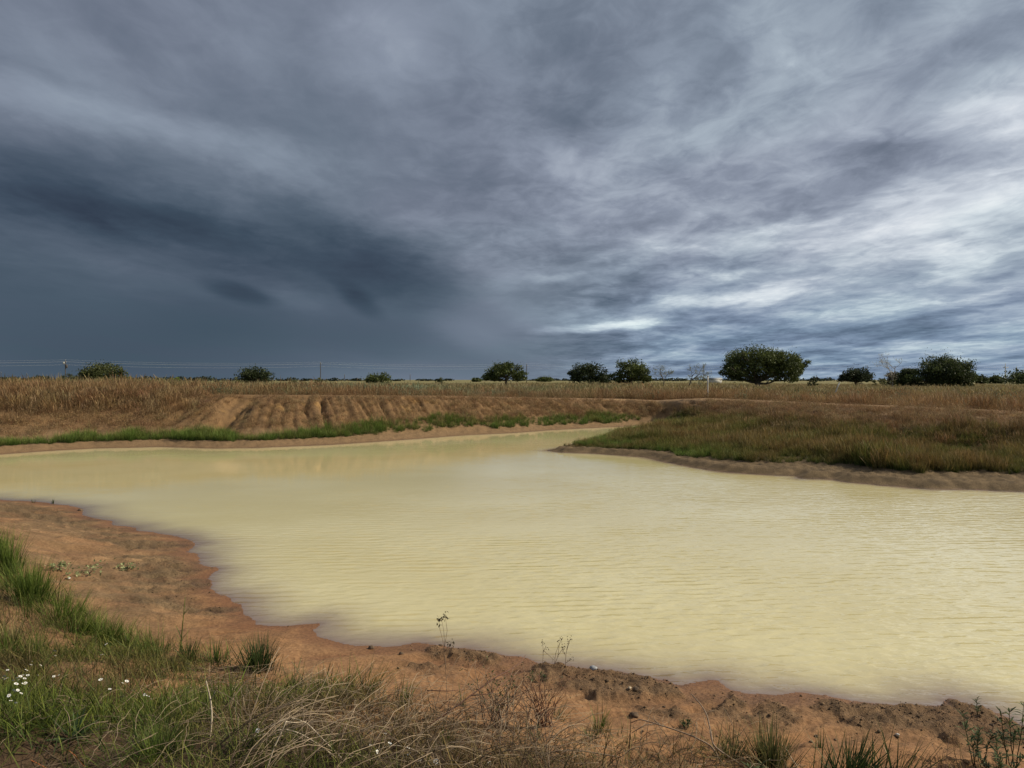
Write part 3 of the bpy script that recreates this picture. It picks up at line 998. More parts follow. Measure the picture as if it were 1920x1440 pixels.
def build_far_vegetation():
    r = np.random.default_rng(11)
    # ---- tall dry grass behind the crest, thinning into the plain
    X, Y = polar_pts(52000, 24, 190, -44, 44, power=0.55, seed=21)
    h, M = terrain(X, Y)
    D = np.hypot(X, Y)
    dens = fbm(X * 0.25, Y * 0.25, 3)
    left = sstep(-12, -16, X)
    keep = M['outer'] & (M['dc'] > np.where(X > -4, 0.55, 0.25)) & (r.random(len(X)) < 0.85 + 0.5 * dens)
    # thinner right behind the bare part of the crest
    keep &= ~((X > -14) & (X < -3) & (M['dc'] < 1.2) & (r.random(len(X)) < 0.6))
    X, Y, h, D, dens = X[keep], Y[keep], h[keep], D[keep], dens[keep]
    u = 960 + X / Y * FPX
    n1 = fbm(X * 0.16 + 5, Y * 0.09, 3); n2 = fbm(X * 0.5, Y * 0.5, 2)
    fary = sstep(np.where(u < 520, 41, 46), np.where(u < 520, 58, 75), D + 10 * n1)
    ca = mixc(np.tile(REDBR_A, (len(X), 1)), STRAW_A, 0.10 + 0.7 * n2)
    cb = mixc(np.tile(REDBR_B, (len(X), 1)), STRAW_B, 0.12 + 0.8 * n2)
    ol = np.clip(0.75 * fary + 0.5 * n1, 0, 1)
    ca = mixc(ca, OLIVE_A, ol); cb = mixc(cb, OLIVE_B, ol)
    tl = np.exp(-((u - 720) / 260) ** 2) * np.clip(0.25 + 1.6 * n1 + 0.7 * n2, 0, 1) * sstep(38, 48, D)
    ca = mixc(ca, TEAL_A, tl); cb = mixc(cb, TEAL_B, tl)
    top = np.clip(1.1 * sstep(60, 100, D) * (0.3 + n2), 0, 0.7)
    cb = mixc(cb, STRAW_B * 0.95, top)
    hs = np.interp(u, [-200, 0, 300, 450, 700, 950, 1250, 1500, 2200], [1.05, 1.0, 0.95, 0.80, 0.72, 0.75, 0.80, 0.62, 0.62])
    n4 = fbm(X * 0.33 + 2, Y * 0.33, 3)
    scl = hs * r.uniform(0.40, 1.12, len(X)) * np.clip(1 + 0.75 * n4 + 0.3 * n2, 0.45, 1.35) * np.interp(D, [30, 60, 190], [0.95, 0.9, 0.8])
    near = D < 62
    scatter("dry_grass", np.stack([X, Y, h], 1)[near], scl[near], C_TALL, 6, vary(ca, r)[near], vary(cb, r)[near],
            "tall reddish brown dry grass standing behind the embankment crest", seed=1, sxy=1.15)
    scatter("field_grass", np.stack([X, Y, h], 1)[~near], scl[~near], C_FIELD, 5, vary(ca, r)[~near], vary(cb, r)[~near],
            "olive and straw coloured grass of the flat field under the trees", seed=2, sxy=1.6)

    # olive and grey-green weeds breaking up the tall grass
    X, Y = polar_pts(9000, 30, 75, -44, 44, power=0.8, seed=27)
    h, M = terrain(X, Y)
    n1 = fbm(X * 0.28 + 31, Y * 0.20, 3); n2 = fbm(X * 0.9 + 3, Y * 0.9, 2)
    keep = M['outer'] & (M['dc'] > 0.8) & (r.random(len(X)) < np.clip(0.16 + 1.4 * n1, 0, 0.8) * np.interp(X, [-40, -5, 5, 40], [1, 1, 0.35, 0.3]))
    X, Y, h, n2 = X[keep], Y[keep], h[keep], n2[keep]
    ca = mixc(np.tile((0.075, 0.072, 0.034), (len(X), 1)), (0.075, 0.095, 0.055), 0.4 + n2)
    cb = mixc(np.tile((0.20, 0.175, 0.080), (len(X), 1)), (0.16, 0.19, 0.11), 0.4 + 1.2 * n2)
    scatter("field_weeds", np.stack([X, Y, h], 1), r.uniform(0.8, 1.7, len(X)), C_SCRUB, 6, vary(ca, r), vary(cb, r),
            "olive and grey-green weeds scattered through the tall dry grass", seed=12)

    # ---- dry grass on the slope facing the pond
    X, Y = polar_pts(56000, 17, 48, -44, 44, power=1.5, seed=22)
    h, M = terrain(X, Y)
    n1 = fbm(X * 0.3, Y * 0.3, 3); n2 = fbm(X * 1.1, Y * 1.1, 2)
    ins = (~M['outer']) & (~M['wet']) & (M['w'] < 0.4) & (M['dd'] > 0.9)
    cover = np.interp(X, [-40, -19, -15.5, -13.5, -4, -1, 2, 6, 10, 30], [0.95, 0.92, 0.60, 0.10, 0.10, 0.42, 0.60, 0.55, 0.6, 0.75])
    slope = np.where(X < -11, sstep(0.30, 0.62, M['s'] + 0.25 * n1), sstep(0.10, 0.30, M['s']))
    keep = ins & (r.random(len(X)) < cover * slope * (0.8 + 1.2 * n1)) & (M['dc'] > np.where(X > -3, 0.6, 0.1))
    Xs, Ys, hsn, nn = X[keep], Y[keep], h[keep], n2[keep]
    ca = mixc(np.tile(REDBR_A, (len(Xs), 1)), STRAW_A, 0.3 + nn); cb = mixc(np.tile(REDBR_B, (len(Xs), 1)), STRAW_B, 0.25 + nn)
    sc = np.interp(Xs, [-40, -18, -13, -3, 3, 30], [0.80, 0.75, 0.40, 0.36, 0.36, 0.34]) * r.uniform(0.6, 1.15, len(Xs))
    sc = sc * np.where(Xs > -14, np.interp(M['s'][keep], [0.2, 0.6, 0.85, 1.0], [1.1, 0.8, 0.42, 0.25]), 1.0)
    scatter("slope_grass", np.stack([Xs, Ys, hsn], 1), sc, C_TALL, 6, vary(ca, r), vary(cb, r),
            "brown dry grass growing down the pond side of the embankment", seed=3, sxy=1.3)
    # low weeds speckling the eroded mound
    keep = ins & (r.random(len(X)) < 0.95 * sstep(0.06, 0.24, M['s']) * (0.75 + 1.2 * n2) * np.interp(X, [-40, -16, -13, 0, 30], [1.0, 1.0, 0.85, 1, 0.8])) & (M['dc'] > 0.35) & (M['groove'] < 0.5)
    Xs, Ys, hsn, nn = X[keep], Y[keep], h[keep], n2[keep]
    ca = np.tile((0.20, 0.115, 0.058), (len(Xs), 1)); cb = mixc(np.tile((0.30, 0.19, 0.095), (len(Xs), 1)), STRAW_B, 0.1 + nn)
    scatter("slope_weeds", np.stack([Xs, Ys, hsn], 1), r.uniform(0.25, 0.6, len(Xs)) * np.where(Xs < -15, 1.3, 1.0), C_SCRUB, 6, vary(ca, r), vary(cb, r),
            "low dry weeds speckling the rilled earth mound", seed=4)

    # ---- green strip along the far water's edge
    X, Y = polar_pts(60000, 24, 44, -44, 22, power=1.5, seed=23)
    h, M = terrain(X, Y)
    n1 = fbm(X * 0.45, 3 + Y * 0.1, 3); n2 = fbm(X * 1.4, Y * 1.4, 2)
    lo = np.interp(X, [-30, -22, -15, -6, 0, 6], [1.0, 1.0, 1.0, 1.1, 1.0, 0.8])
    wd = np.interp(X, [-30, -22, -14, -11, -5, 0, 8], [1.3, 1.2, 0.9, 0.8, 0.8, 0.8, 0.9]) * (1 + 0.35 * n1)
    keep = (~M['wet']) & (~M['outer']) & (M['df'] < M['dn']) & (X < 9.5) & (M['dd'] > lo + 0.3 * n2) & (M['dd'] < lo + wd) & (r.random(len(X)) < 0.95 + n1 * 0.5)
    X, Y, h, n1, n2 = X[keep], Y[keep], h[keep], n1[keep], n2[keep]
    ca = mixc(np.tile(GREEN_A, (len(X), 1)), OLIVE_A, 0.15 + n2); cb = mixc(np.tile(GREEN_B * 1.1, (len(X), 1)), (0.27, 0.26, 0.075), 0.15 + 0.9 * n2)
    scatter("waterside_grass", np.stack([X, Y, h], 1), r.uniform(0.20, 0.55, len(X)) * (1 + 0.5 * n1) * np.interp(X, [-8, -3, 8], [1.0, 0.8, 0.75]), C_REED, 6, vary(ca, r), vary(cb, r),
            "bright green grass strip along the foot of the far embankment", seed=5)

    # ---- peninsula: thick sedge and grass
    X, Y = polar_pts(70000, 17, 44, 4, 44, power=1.2, seed=24)
    h, M = terrain(X, Y)
    n1 = fbm(X * 0.35, Y * 0.35, 3); n2 = fbm(X * 1.2, Y * 1.2, 2)
    edge = np.interp(X, [2, 4, 6, 9, 14, 20], [0.45, 0.72, 1.25, 1.6, 1.8, 2.0])
    keep = (~M['wet']) & (~M['outer']) & (M['df'] < M['dn']) & (M['dd'] > edge + 0.35 * n2) & (M['s'] < 0.40 + 0.15 * n1) & (r.random(len(X)) < 0.8)
    keep &= M['pen'] > 0.25
    X, Y, h, n1, n2 = X[keep], Y[keep], h[keep], n1[keep], n2[keep]
    s, dd = M['s'][keep], M['dd'][keep]
    fr = sstep(2.9, 1.6, dd)                      # front fringe is green
    n3 = fbm(X * 0.55 + 9, Y * 0.9, 3)
    ca = mixc(np.tile((0.095, 0.082, 0.026), (len(X), 1)), GREEN_A * 0.9, 0.25 + 0.8 * fr + 1.6 * n3)
    cb = mixc(np.tile((0.225, 0.155, 0.055), (len(X), 1)), (0.150, 0.165, 0.034), 0.30 + 0.35 * fr + 2.0 * n3 + 0.8 * sstep(0.0, 0.25, s) * sstep(0.62, 0.3, s))
    cb = mixc(cb, (0.22, 0.12, 0.065), sstep(0.22, 0.45, s + 0.2 * n2))
    sc = 0.60 * r.uniform(0.35, 0.95, len(X)) * np.clip(1 + 0.9 * n1 + 0.35 * n2, 0.45, 1.5) * np.interp(dd, [0, 1.2, 2.5, 6], [0.55, 0.75, 1.0, 0.85]) * np.interp(X, [2, 5, 10], [0.6, 0.85, 1.0])
    ii = r.random(len(X)) < 0.7
    P = np.stack([X, Y, h], 1)
    scatter("peninsula_grass", P[ii], sc[ii], C_REED, 6, vary(ca, r)[ii], vary(cb, r)[ii], "thick dark green sedge covering the low peninsula", seed=6)
    scatter("peninsula_seed_grass", P[~ii], sc[~ii] * 1.05, C_TALL, 6, vary(ca, r)[~ii], vary(mixc(cb, (0.30, 0.20, 0.085), np.full(len(X), 0.35)), r)[~ii],
            "brown seed-headed grass mixed through the peninsula sedge", seed=7)


build_far_vegetation()


# ------------------------------------------------------------------ trees
def plain_point(u, D):
    x = (u - 960) / FPX * D
    y = D
    return Vector((x, y, ground_z(x, y)))


def crown_geo(seed, lobes, n, leaf, clumps=46, csize=0.20, hollow=0.5):
    """leaf clumps over the upper shells of several ellipsoid lobes (cx, cy, cz, rx, ry, rz)"""
    r = np.random.default_rng(seed)
    g = Geo()
    vol = np.array([l[3] * l[5] for l in lobes]); vol = vol / vol.sum()
    ends = []
    for lobe, share in zip(lobes, vol):
        c = np.array(lobe[:3]); ra = np.array(lobe[3:])
        k = max(8, int(clumps * share * 1.3))
        dz_ = r.uniform(-0.95, 1.0, k); a_ = r.random(k) * 6.283
        dirs = np.stack([np.cos(a_) * np.sqrt(1 - dz_ ** 2), np.sin(a_) * np.sqrt(1 - dz_ ** 2), dz_], 1)
        rr = r.uniform(hollow, 0.93, k)[:, None]
        cc = c + dirs * rr * ra
        ends.append(cc)
        m = int(n * share / k)
        for q in range(k):
            s = csize * ra.mean() * r.uniform(0.7, 1.35)
            p = r.normal(size=(m, 3))
            p /= np.linalg.norm(p, axis=1)[:, None]
            p *= (r.random((m, 1)) ** 0.5) * s * np.array([1.15, 1.15, 0.72])
            p = p + cc[q]
            tone = np.clip(r.normal(0.5, 0.16) + r.normal(0, 0.18, m), 0, 1)
            g.leaves(p, r.uniform(0.7, 1.35, m) * leaf, r, rnd=tone, aspect=0.62, up=0.3, t=np.clip(r.normal(0.5, 0.25) + r.normal(0, 0.15, m), 0, 1))
            # stray sprigs break the outline
            k2 = max(3, m // 9)
            p2 = cc[q] + r.normal(size=(k2, 3)) * s * 0.50 + dirs[q] * s * 0.35
            g.leaves(p2, leaf * 0.8, r, rnd=np.clip(r.normal(0.5, 0.2, k2), 0, 1), aspect=0.5)
    return g, np.concatenate(ends)


def trunk_geo(seed, height, rad, ends, nlimb=9, fork=0.35, lean=0.0):
    r = np.random.default_rng(seed + 77)
    g = Geo()
    top = np.array([lean, 0, height * fork])
    ts = np.linspace(0, 1, 6)
    wob = r.normal(0, rad * 0.25, (6, 3)) * np.array([1, 1, 0]); wob[0] = 0
    P = ts[:, None] * top[None] + wob
    P[0, 2] = -0.25
    g.tube(P, rad * np.interp(ts, [0, 0.12, 1], [1.45, 1.05, 0.75]), 8)
    pick = ends[r.permutation(len(ends))[:nlimb]]
    for e in pick:
        s0 = P[-1] if r.random() < 0.6 else P[3]
        mid = s0 + (e - s0) * 0.5 + np.array([0, 0, -0.10 * height * r.random()]) + r.normal(0, 0.06 * height, 3)
        q = np.linspace(0, 1, 7)[:, None]
        C = (1 - q) ** 2 * s0 + 2 * q * (1 - q) * mid + q ** 2 * e
        g.tube(C, rad * np.linspace(0.55, 0.10, 7), 5)
        for k in range(3):
            i = r.integers(2, 6)
            e2 = C[i] + (e - s0) * r.uniform(0.15, 0.4) + r.normal(0, 0.10 * height, 3)
            g.tube(np.linspace(C[i], e2, 4), rad * np.linspace(0.22, 0.05, 4), 4)
    return g


OAK_A, OAK_B = (0.048, 0.066, 0.018), (0.120, 0.145, 0.045)


def tree(u0, u1, vtop, D, label, seed, name="oak_tree", base_u=None, lobes=None, bottom=0.12, fork=0.3, trunk_r=None, leaf=None, n=None,
         ca=OAK_A, cb=OAK_B, cat="tree", group=None, hollow=0.30, nlimb=9, clumps=95, csize=0.32):
    bu = base_u if base_u is not None else (u0 + u1) / 2
    p = plain_point(bu, D)
    Wd = (u1 - u0) / FPX * D
    Ht = CAM_H + (HZ - vtop) / FPX * D - p.z
    xo = ((u0 + u1) / 2 - bu) / FPX * D
    if lobes is None:
        lobes = [(0, 0, 0.52, 0.5, 0.48)]
    L = []
    for cx, cy, cz, rx, rz in lobes:            # fractions of width / height
        L.append((xo + cx * Wd, cy * Wd, (cz - 0.04) * Ht, rx * Wd * 1.12, rx * Wd * 1.0, rz * Ht * 1.08))
    leaf = leaf or max(0.2, 0.0023 * D)
    n = n or int(np.clip(Wd * Ht * 420 / (leaf / 0.2) ** 2, 1800, 18000))
    g, ends = crown_geo(seed, L, n, leaf, clumps, csize, hollow)
    for arr in g.v:                              # nothing hangs below the browse line / ground
        arr[:, 2] = np.maximum(arr[:, 2], bottom * Ht + 0.25 * np.abs(np.sin(arr[:, 0] * 3.1)))
    root = link(name, None, loc=p, label=label, category=cat, group=group)
    tg = trunk_geo(seed, Ht, trunk_r or 0.035 * Ht + 0.06, ends, nlimb, fork)
    link("trunk", tg.mesh("trunk", M_BARK, True), root)
    link("crown", g.mesh("crown", M_LEAF, False, ca, cb), root, kind="stuff")
    return root


DARK_A, DARK_B = (0.032, 0.047, 0.017), (0.080, 0.102, 0.035)
WARM_A, WARM_B = (0.046, 0.058, 0.017), (0.115, 0.125, 0.042)
tree(142, 233, 677, 150, "rounded dark green oak at the far left beside the first power pole", 1, ca=WARM_A, cb=WARM_B, bottom=0.03,
     lobes=[(0.05, 0, 0.50, 0.42, 0.50), (-0.28, 0, 0.40, 0.22, 0.36), (0.36, 0.05, 0.40, 0.16, 0.36)])
tree(445, 509, 686, 170, "small round dark oak standing alone left of the second power pole", 2, bottom=0.03, ca=(0.026, 0.037, 0.013), cb=(0.058, 0.074, 0.028),
     lobes=[(0, 0, 0.50, 0.50, 0.48)])
tree(682, 736, 698, 190, "low flat-topped oak bush on the skyline behind the earth mound", 3, bottom=0.02, lobes=[(0.02, 0, 0.45, 0.46, 0.52), (-0.3, 0, 0.35, 0.22, 0.3)])
tree(908, 989, 679, 130, "spreading umbrella-shaped oak whose crown touches a power pole", 4, bottom=0.20, fork=0.42, nlimb=13,
     lobes=[(0.0, 0, 0.66, 0.36, 0.34), (-0.30, 0, 0.48, 0.22, 0.22), (0.32, 0, 0.48, 0.19, 0.22), (-0.40, 0.05, 0.32, 0.10, 0.14)])
tree(1068, 1144, 676, 140, "bushy oak with a lower right shoulder, left of a pair", 5, bottom=0.10, ca=(0.026, 0.040, 0.017), cb=(0.060, 0.078, 0.034),
     lobes=[(-0.08, 0, 0.58, 0.40, 0.42), (0.30, 0, 0.38, 0.24, 0.30), (-0.36, 0, 0.46, 0.15, 0.30)])
tree(1146, 1222, 672, 130, "dome-shaped oak, right one of the pair before two bare saplings", 6, bottom=0.14, fork=0.36, nlimb=12,
     lobes=[(0.02, 0, 0.60, 0.42, 0.40), (-0.33, 0, 0.40, 0.20, 0.26), (0.33, 0, 0.42, 0.18, 0.26)])
tree(1347, 1513, 645, 104, "largest oak, wide domed crown over a dark forked trunk", 9, base_u=1420, bottom=0.13, fork=0.26, nlimb=18, n=26000, clumps=170, csize=0.27,
     trunk_r=0.36, lobes=[(-0.02, 0, 0.62, 0.36, 0.38), (-0.31, 0, 0.44, 0.20, 0.28), (0.38, 0, 0.50, 0.13, 0.30), (0.22, -0.06, 0.52, 0.22, 0.34)])
tree(1569, 1639, 685, 124, "small flat oak with a visible short trunk behind a leaning stake", 11, bottom=0.24, fork=0.4, nlimb=14,
     ca=(0.022, 0.034, 0.016), cb=(0.050, 0.064, 0.030), lobes=[(0, 0, 0.60, 0.40, 0.36), (-0.33, 0, 0.46, 0.17, 0.22), (0.34, 0, 0.46, 0.16, 0.24)])
tree(1688, 1826, 667, 104, "very dark wide oak reaching the ground, near the right edge", 14, bottom=0.02, n=24000, clumps=150, csize=0.29,
     ca=DARK_A, cb=DARK_B, hollow=0.35, lobes=[(0.10, 0, 0.54, 0.36, 0.46), (-0.33, 0, 0.38, 0.17, 0.34), (0.38, 0, 0.38, 0.13, 0.30)])
tree(1007, 1036, 707, 420, "tiny round tree far off on the skyline right of the umbrella-shaped oak", 5000, bottom=0.0, n=1400)
tree(885, 902, 709, 430, "tiny far tree just left of the umbrella-shaped oak", 5001, bottom=0.0, n=900)
tree(1824, 1852, 704, 230, "low far tree directly right of the very dark oak", 5002, bottom=0.0, ca=DARK_A, cb=DARK_B, n=1500)
tree(1854, 1880, 704, 240, "low far tree just left of the white utility pole", 5003, bottom=0.0, ca=DARK_A, cb=DARK_B, n=1500)
tree(1882, 1990, 694, 200, "dark oak cut off by the right edge of the picture", 5004, bottom=0.0, ca=DARK_A, cb=DARK_B, n=4000)
tree(1660, 1696, 697, 128, "brownish small tree behind the pale bare tree", 5005, bottom=0.05, ca=(0.055, 0.045, 0.022), cb=(0.12, 0.10, 0.05), n=2200)


def shrub(u0, u1, vtop, D, label, seed, ca, cb, group=None, n=1300, name="shrub"):
    p = plain_point((u0 + u1) / 2, D)
    Wd = (u1 - u0) / FPX * D
    Ht = CAM_H + (HZ - vtop) / FPX * D - p.z
    g, ends = crown_geo(seed, [(0, 0, 0.5 * Ht, 0.36 * Wd, 0.32 * Wd, 0.52 * Ht), (-0.28 * Wd, 0, 0.38 * Ht, 0.24 * Wd, 0.2 * Wd, 0.42 * Ht), (0.28 * Wd, 0.1, 0.36 * Ht, 0.24 * Wd, 0.2 * Wd, 0.38 * Ht)],
                        n, max(0.09, 0.0013 * D), 26, 0.26)
    for arr in g.v:
        arr[:, 2] = np.maximum(arr[:, 2], 0.0)
    root = link(name, None, loc=p, label=label, category="shrub", group=group)
    tg = Geo()
    r = np.random.default_rng(seed)
    for e in ends[r.permutation(len(ends))[:7]]:
        tg.tube(np.linspace([r.normal(0, 0.05), r.normal(0, 0.05), -0.05], e, 5), np.linspace(0.035, 0.01, 5), 4)
    link("stem", tg.mesh("stem", M_BARK, True), root)
    link("foliage", g.mesh("foliage", M_LEAF, False, ca, cb), root, kind="stuff")
    return root


LIME_A, LIME_B = (0.10, 0.15, 0.022), (0.22, 0.29, 0.045)
OLV_A, OLV_B = (0.060, 0.075, 0.026), (0.14, 0.15, 0.060)
shrub(108, 152, 697, 140, "grey-green shrub tucked against the left side of the far left oak", 31, (0.05, 0.058, 0.026), (0.105, 0.115, 0.055), n=1800)
shrub(52, 84, 704, 100, "olive shrub left of the first power pole", 32, OLV_A, OLV_B)
shrub(16, 50, 708, 90, "leftmost olive shrub, low in the tall grass", 33, OLV_A, OLV_B)
shrub(100, 136, 706, 80, "yellow-olive shrub in the grass below the first power pole", 34, OLV_A, (0.19, 0.19, 0.07))
shrub(230, 254, 704, 110, "bright lime shrub right beside the far left oak", 35, LIME_A, LIME_B)
shrub(310, 346, 704, 110, "bright lime shrub alone between the two left oaks", 36, LIME_A, LIME_B)
shrub(364, 386, 709, 110, "pale green low shrub right of the lime shrub", 37, (0.08, 0.13, 0.03), (0.17, 0.22, 0.06))
shrub(436, 456, 706, 105, "yellow-green shrub at the left foot of the second oak", 38, (0.09, 0.10, 0.03), (0.2, 0.2, 0.07))
shrub(540, 566, 707, 100, "brownish olive shrub between second oak and second power pole", 39, OLV_A, OLV_B)
shrub(586, 612, 704, 95, "yellow-green shrub at the foot of the second power pole", 40, (0.08, 0.09, 0.03), (0.18, 0.18, 0.07))
shrub(1512, 1534, 704, 100, "small dark green bush at the right foot of the largest oak", 41, (0.03, 0.045, 0.015), (0.07, 0.09, 0.03))
shrub(1636, 1668, 707, 118, "rounded olive bush between small oak and pale bare tree", 42, OLV_A, OLV_B)
shrub(1668, 1700, 706, 112, "yellowish olive bush at the foot of the pale bare tree", 43, (0.07, 0.08, 0.025), (0.17, 0.165, 0.06), n=1600)
shrub(815, 836, 708, 220, "small pale bush far behind the earth mound's right end", 44, OLV_A, OLV_B, n=700)


def bare_tree(u, vtop, D, label, seed, spread=0.35, levels=4, leafn=500, pale=False, lean=0.0, first=0.35, leafc=((0.12, 0.14, 0.06), (0.28, 0.29, 0.16)), name="bare_tree", rad=None):
    r = np.random.default_rng(seed)
    p = plain_point(u, D)
    Ht = CAM_H + (HZ - vtop) / FPX * D - p.z
    g = Geo(); tips = []

    def grow(a, dirv, L, rad, lev):
        k = 5
        pts = [np.array(a)]
        d_ = np.array(dirv, float)
        for i in range(k):
            d_ = d_ + r.normal(0, 0.10, 3); d_[2] += 0.04
            d_ /= np.linalg.norm(d_)
            pts.append(pts[-1] + d_ * L / k)
        g.tube(pts, np.linspace(rad, rad * 0.55, k + 1), 6 if lev == 0 else 4)
        if lev >= levels - 2:
            tips.extend(pts[2:])
        if lev < levels:
            for i in range(3 if lev < 2 else 3):
                ang = r.uniform(0.3, 0.75)
                perp = np.cross(d_, r.normal(size=3)); perp /= np.linalg.norm(perp)
                nd = d_ * math.cos(ang) + perp * math.sin(ang) * (1 + spread)
                grow(pts[r.integers(3, k + 1)], nd, L * r.uniform(0.58, 0.8), rad * 0.52, lev + 1)
    rad = rad or 0.02 * Ht
    grow((0, 0, -0.1), (lean, 0, 1), Ht * first, rad, 0)
    T = np.array(tips)
    top = max(a[:, 2].max() for a in g.v)
    k = Ht / top
    for a in g.v:
        a *= k
    T *= k
    root = link(name, None, loc=p, label=label, category="tree")
    link("trunk", g.mesh("trunk", M_PALEBARK if pale else M_BARK, True), root)
    lg = Geo()
    q = T[r.integers(0, len(T), leafn)] + r.normal(0, 0.10, (leafn, 3))
    lg.leaves(q, r.uniform(0.07, 0.15, leafn) * D / 100, r)
    link("crown", lg.mesh("crown", M_LEAF, False, *leafc), root, kind="stuff")


bare_tree(1246, 683, 86, "wispy nearly leafless sapling just right of the paired oaks", 60, 0.6, 4, 650, first=0.40, rad=0.07)
bare_tree(1293, 681, 84, "sparse pale-leaved sapling left of the dark power pole", 61, 0.7, 4, 1100, first=0.36, rad=0.08, leafc=((0.16, 0.18, 0.11), (0.34, 0.36, 0.26)))
bare_tree(1674, 660, 106, "tall pale almost bare tree in front of the olive bushes", 62, 0.35, 4, 420, pale=True, first=0.42, rad=0.085, leafc=((0.22, 0.22, 0.16), (0.40, 0.40, 0.32)))


# ------------------------------------------------------------------ distant woodland along the horizon
def build_woodland():
    r = np.random.default_rng(90)
    g = Geo()
    for k in range(330):
        a = math.radians(r.uniform(-46, 46))
        D = r.uniform(650, 1300)
        u = 960 + math.tan(a) * FPX
        dens = np.interp(u, [-200, 0, 420, 520, 700, 900, 1250, 1330, 1560, 1700, 2200], [1, 1, 1, 0.7, 0.6, 0.5, 0.8, 0.8, 0.9, 1, 1])
        if r.random() > dens:
            continue
        x, y = D * math.sin(a), D * math.cos(a)
        hh = np.interp(u, [-200, 0, 400, 600, 900, 1300, 2200], [6.6, 6.4, 5.6, 3.4, 3.0, 4.2, 4.8]) * r.uniform(0.6, 1.2)
        w = hh * r.uniform(1.2, 2.6)
        n = 70
        dv = r.normal(size=(n, 3)); dv[:, 2] = np.abs(dv[:, 2])
        dv /= np.linalg.norm(dv, axis=1)[:, None]
        p = dv * np.array([w, w * 0.6, hh]) * r.uniform(0.55, 1.0, (n, 1)) * np.array([1, 1, 0.86]) + np.array([x, y, 1.1])
        g.leaves(p, r.uniform(1.3, 2.6, n), r, aspect=0.8)
    link("distant_woodland", g.mesh("distant_woodland", M_LEAF, False, (0.020, 0.030, 0.020), (0.040, 0.054, 0.034)), kind='stuff',
         label="dark line of far-off woodland along the horizon")


build_woodland()


# ------------------------------------------------------------------ power line
TOPZ = CAM_H + 7.4
LINE = [(-351, 215), (-261, 251), (-172, 287), (-83, 323), (7, 356), (95, 369), (184, 386)]


def box_geo(g, c, s, bev=0.0):
    c = np.array(c, float); s = np.array(s, float) / 2
    v = np.array([[x, y, z] for x in (-1, 1) for y in (-1, 1) for z in (-1, 1)]) * s + c
    f = np.array([[0, 1, 3, 2], [4, 6, 7, 5], [0, 4, 5, 1], [2, 3, 7, 6], [0, 2, 6, 4], [1, 5, 7, 3]])
    g.add(v, None, f)


def pole(x, y, label, top=TOPZ, r0=0.20, mat=None, arm=0.0, transformer=False, double=False, group="wooden power poles along the line"):
    z = ground_z(x, y)
    root = link("utility_pole", None, loc=(x, y, z), label=label, category="pole", group=group)
    g = Geo()
    H_ = top - z
    t = np.linspace(0, 1, 7)
    g.tube(np.stack([np.zeros(7), np.zeros(7), -0.4 + t * (H_ + 0.4)], 1), r0 * (1 - 0.35 * t), 8)
    shaft_o = link("shaft", g.mesh("shaft", mat or M_POLE, True), root)
    if arm:
        g = Geo()
        box_geo(g, (0, -0.16, H_ - 1.2), (arm, 0.14, 0.16))
        arm_o = link("crossarm", g.mesh("crossarm", mat or M_POLE), root)
        for xx in (-arm * 0.45, 0.0, arm * 0.45):
            g = Geo()
            zz_ = H_ - 1.12 if xx else H_
            zs = np.array([0, 0.08, 0.10, 0.20, 0.22, 0.34])
            g.tube(np.stack([np.full(6, xx), np.full(6, -0.16 if xx else 0.0), zz_ + zs], 1), np.array([0.04, 0.04, 0.11, 0.11, 0.08, 0.05]), 8)
            link("insulator", g.mesh("insulator", M_WHITE, True), arm_o)
    else:
        for dz_, side in ((0.0, 0), (-0.75, 1), (-1.9, -1)):
            g = Geo()
            zs = np.array([0, 0.10, 0.12, 0.26, 0.30])
            xx = side * 0.30
            g.tube(np.stack([np.full(5, xx), np.zeros(5), H_ + dz_ + zs], 1), np.array([0.05, 0.06, 0.12, 0.11, 0.05]), 8)
            if side:
                g.tube([(0, 0, H_ + dz_), (xx, 0, H_ + dz_ + 0.02)], 0.04, 5)
            link("insulator", g.mesh("insulator", M_WHITE, True), shaft_o)
    if transformer:
        g = Geo()
        zs = np.array([0, 0.05, 0.06, 1.25, 1.30, 1.36])
        g.tube(np.stack([np.full(6, 0.45), np.full(6, -0.1), H_ - 2.9 + zs], 1), np.array([0.2, 0.36, 0.40, 0.40, 0.36, 0.1]), 12)
        link("transformer", g.mesh("transformer", M_POLE, True), root)
        g = Geo()
        g.tube(np.stack([np.full(4, -0.55), np.full(4, -0.1), H_ - 1.35 + np.array([0, 0.1, 0.75, 0.85])], 1), np.array([0.1, 0.32, 0.32, 0.1]), 10)
        link("lamp_head", g.mesh("lamp_head", M_WHITE, True), root, label="white box near the top of the pole")
    return root


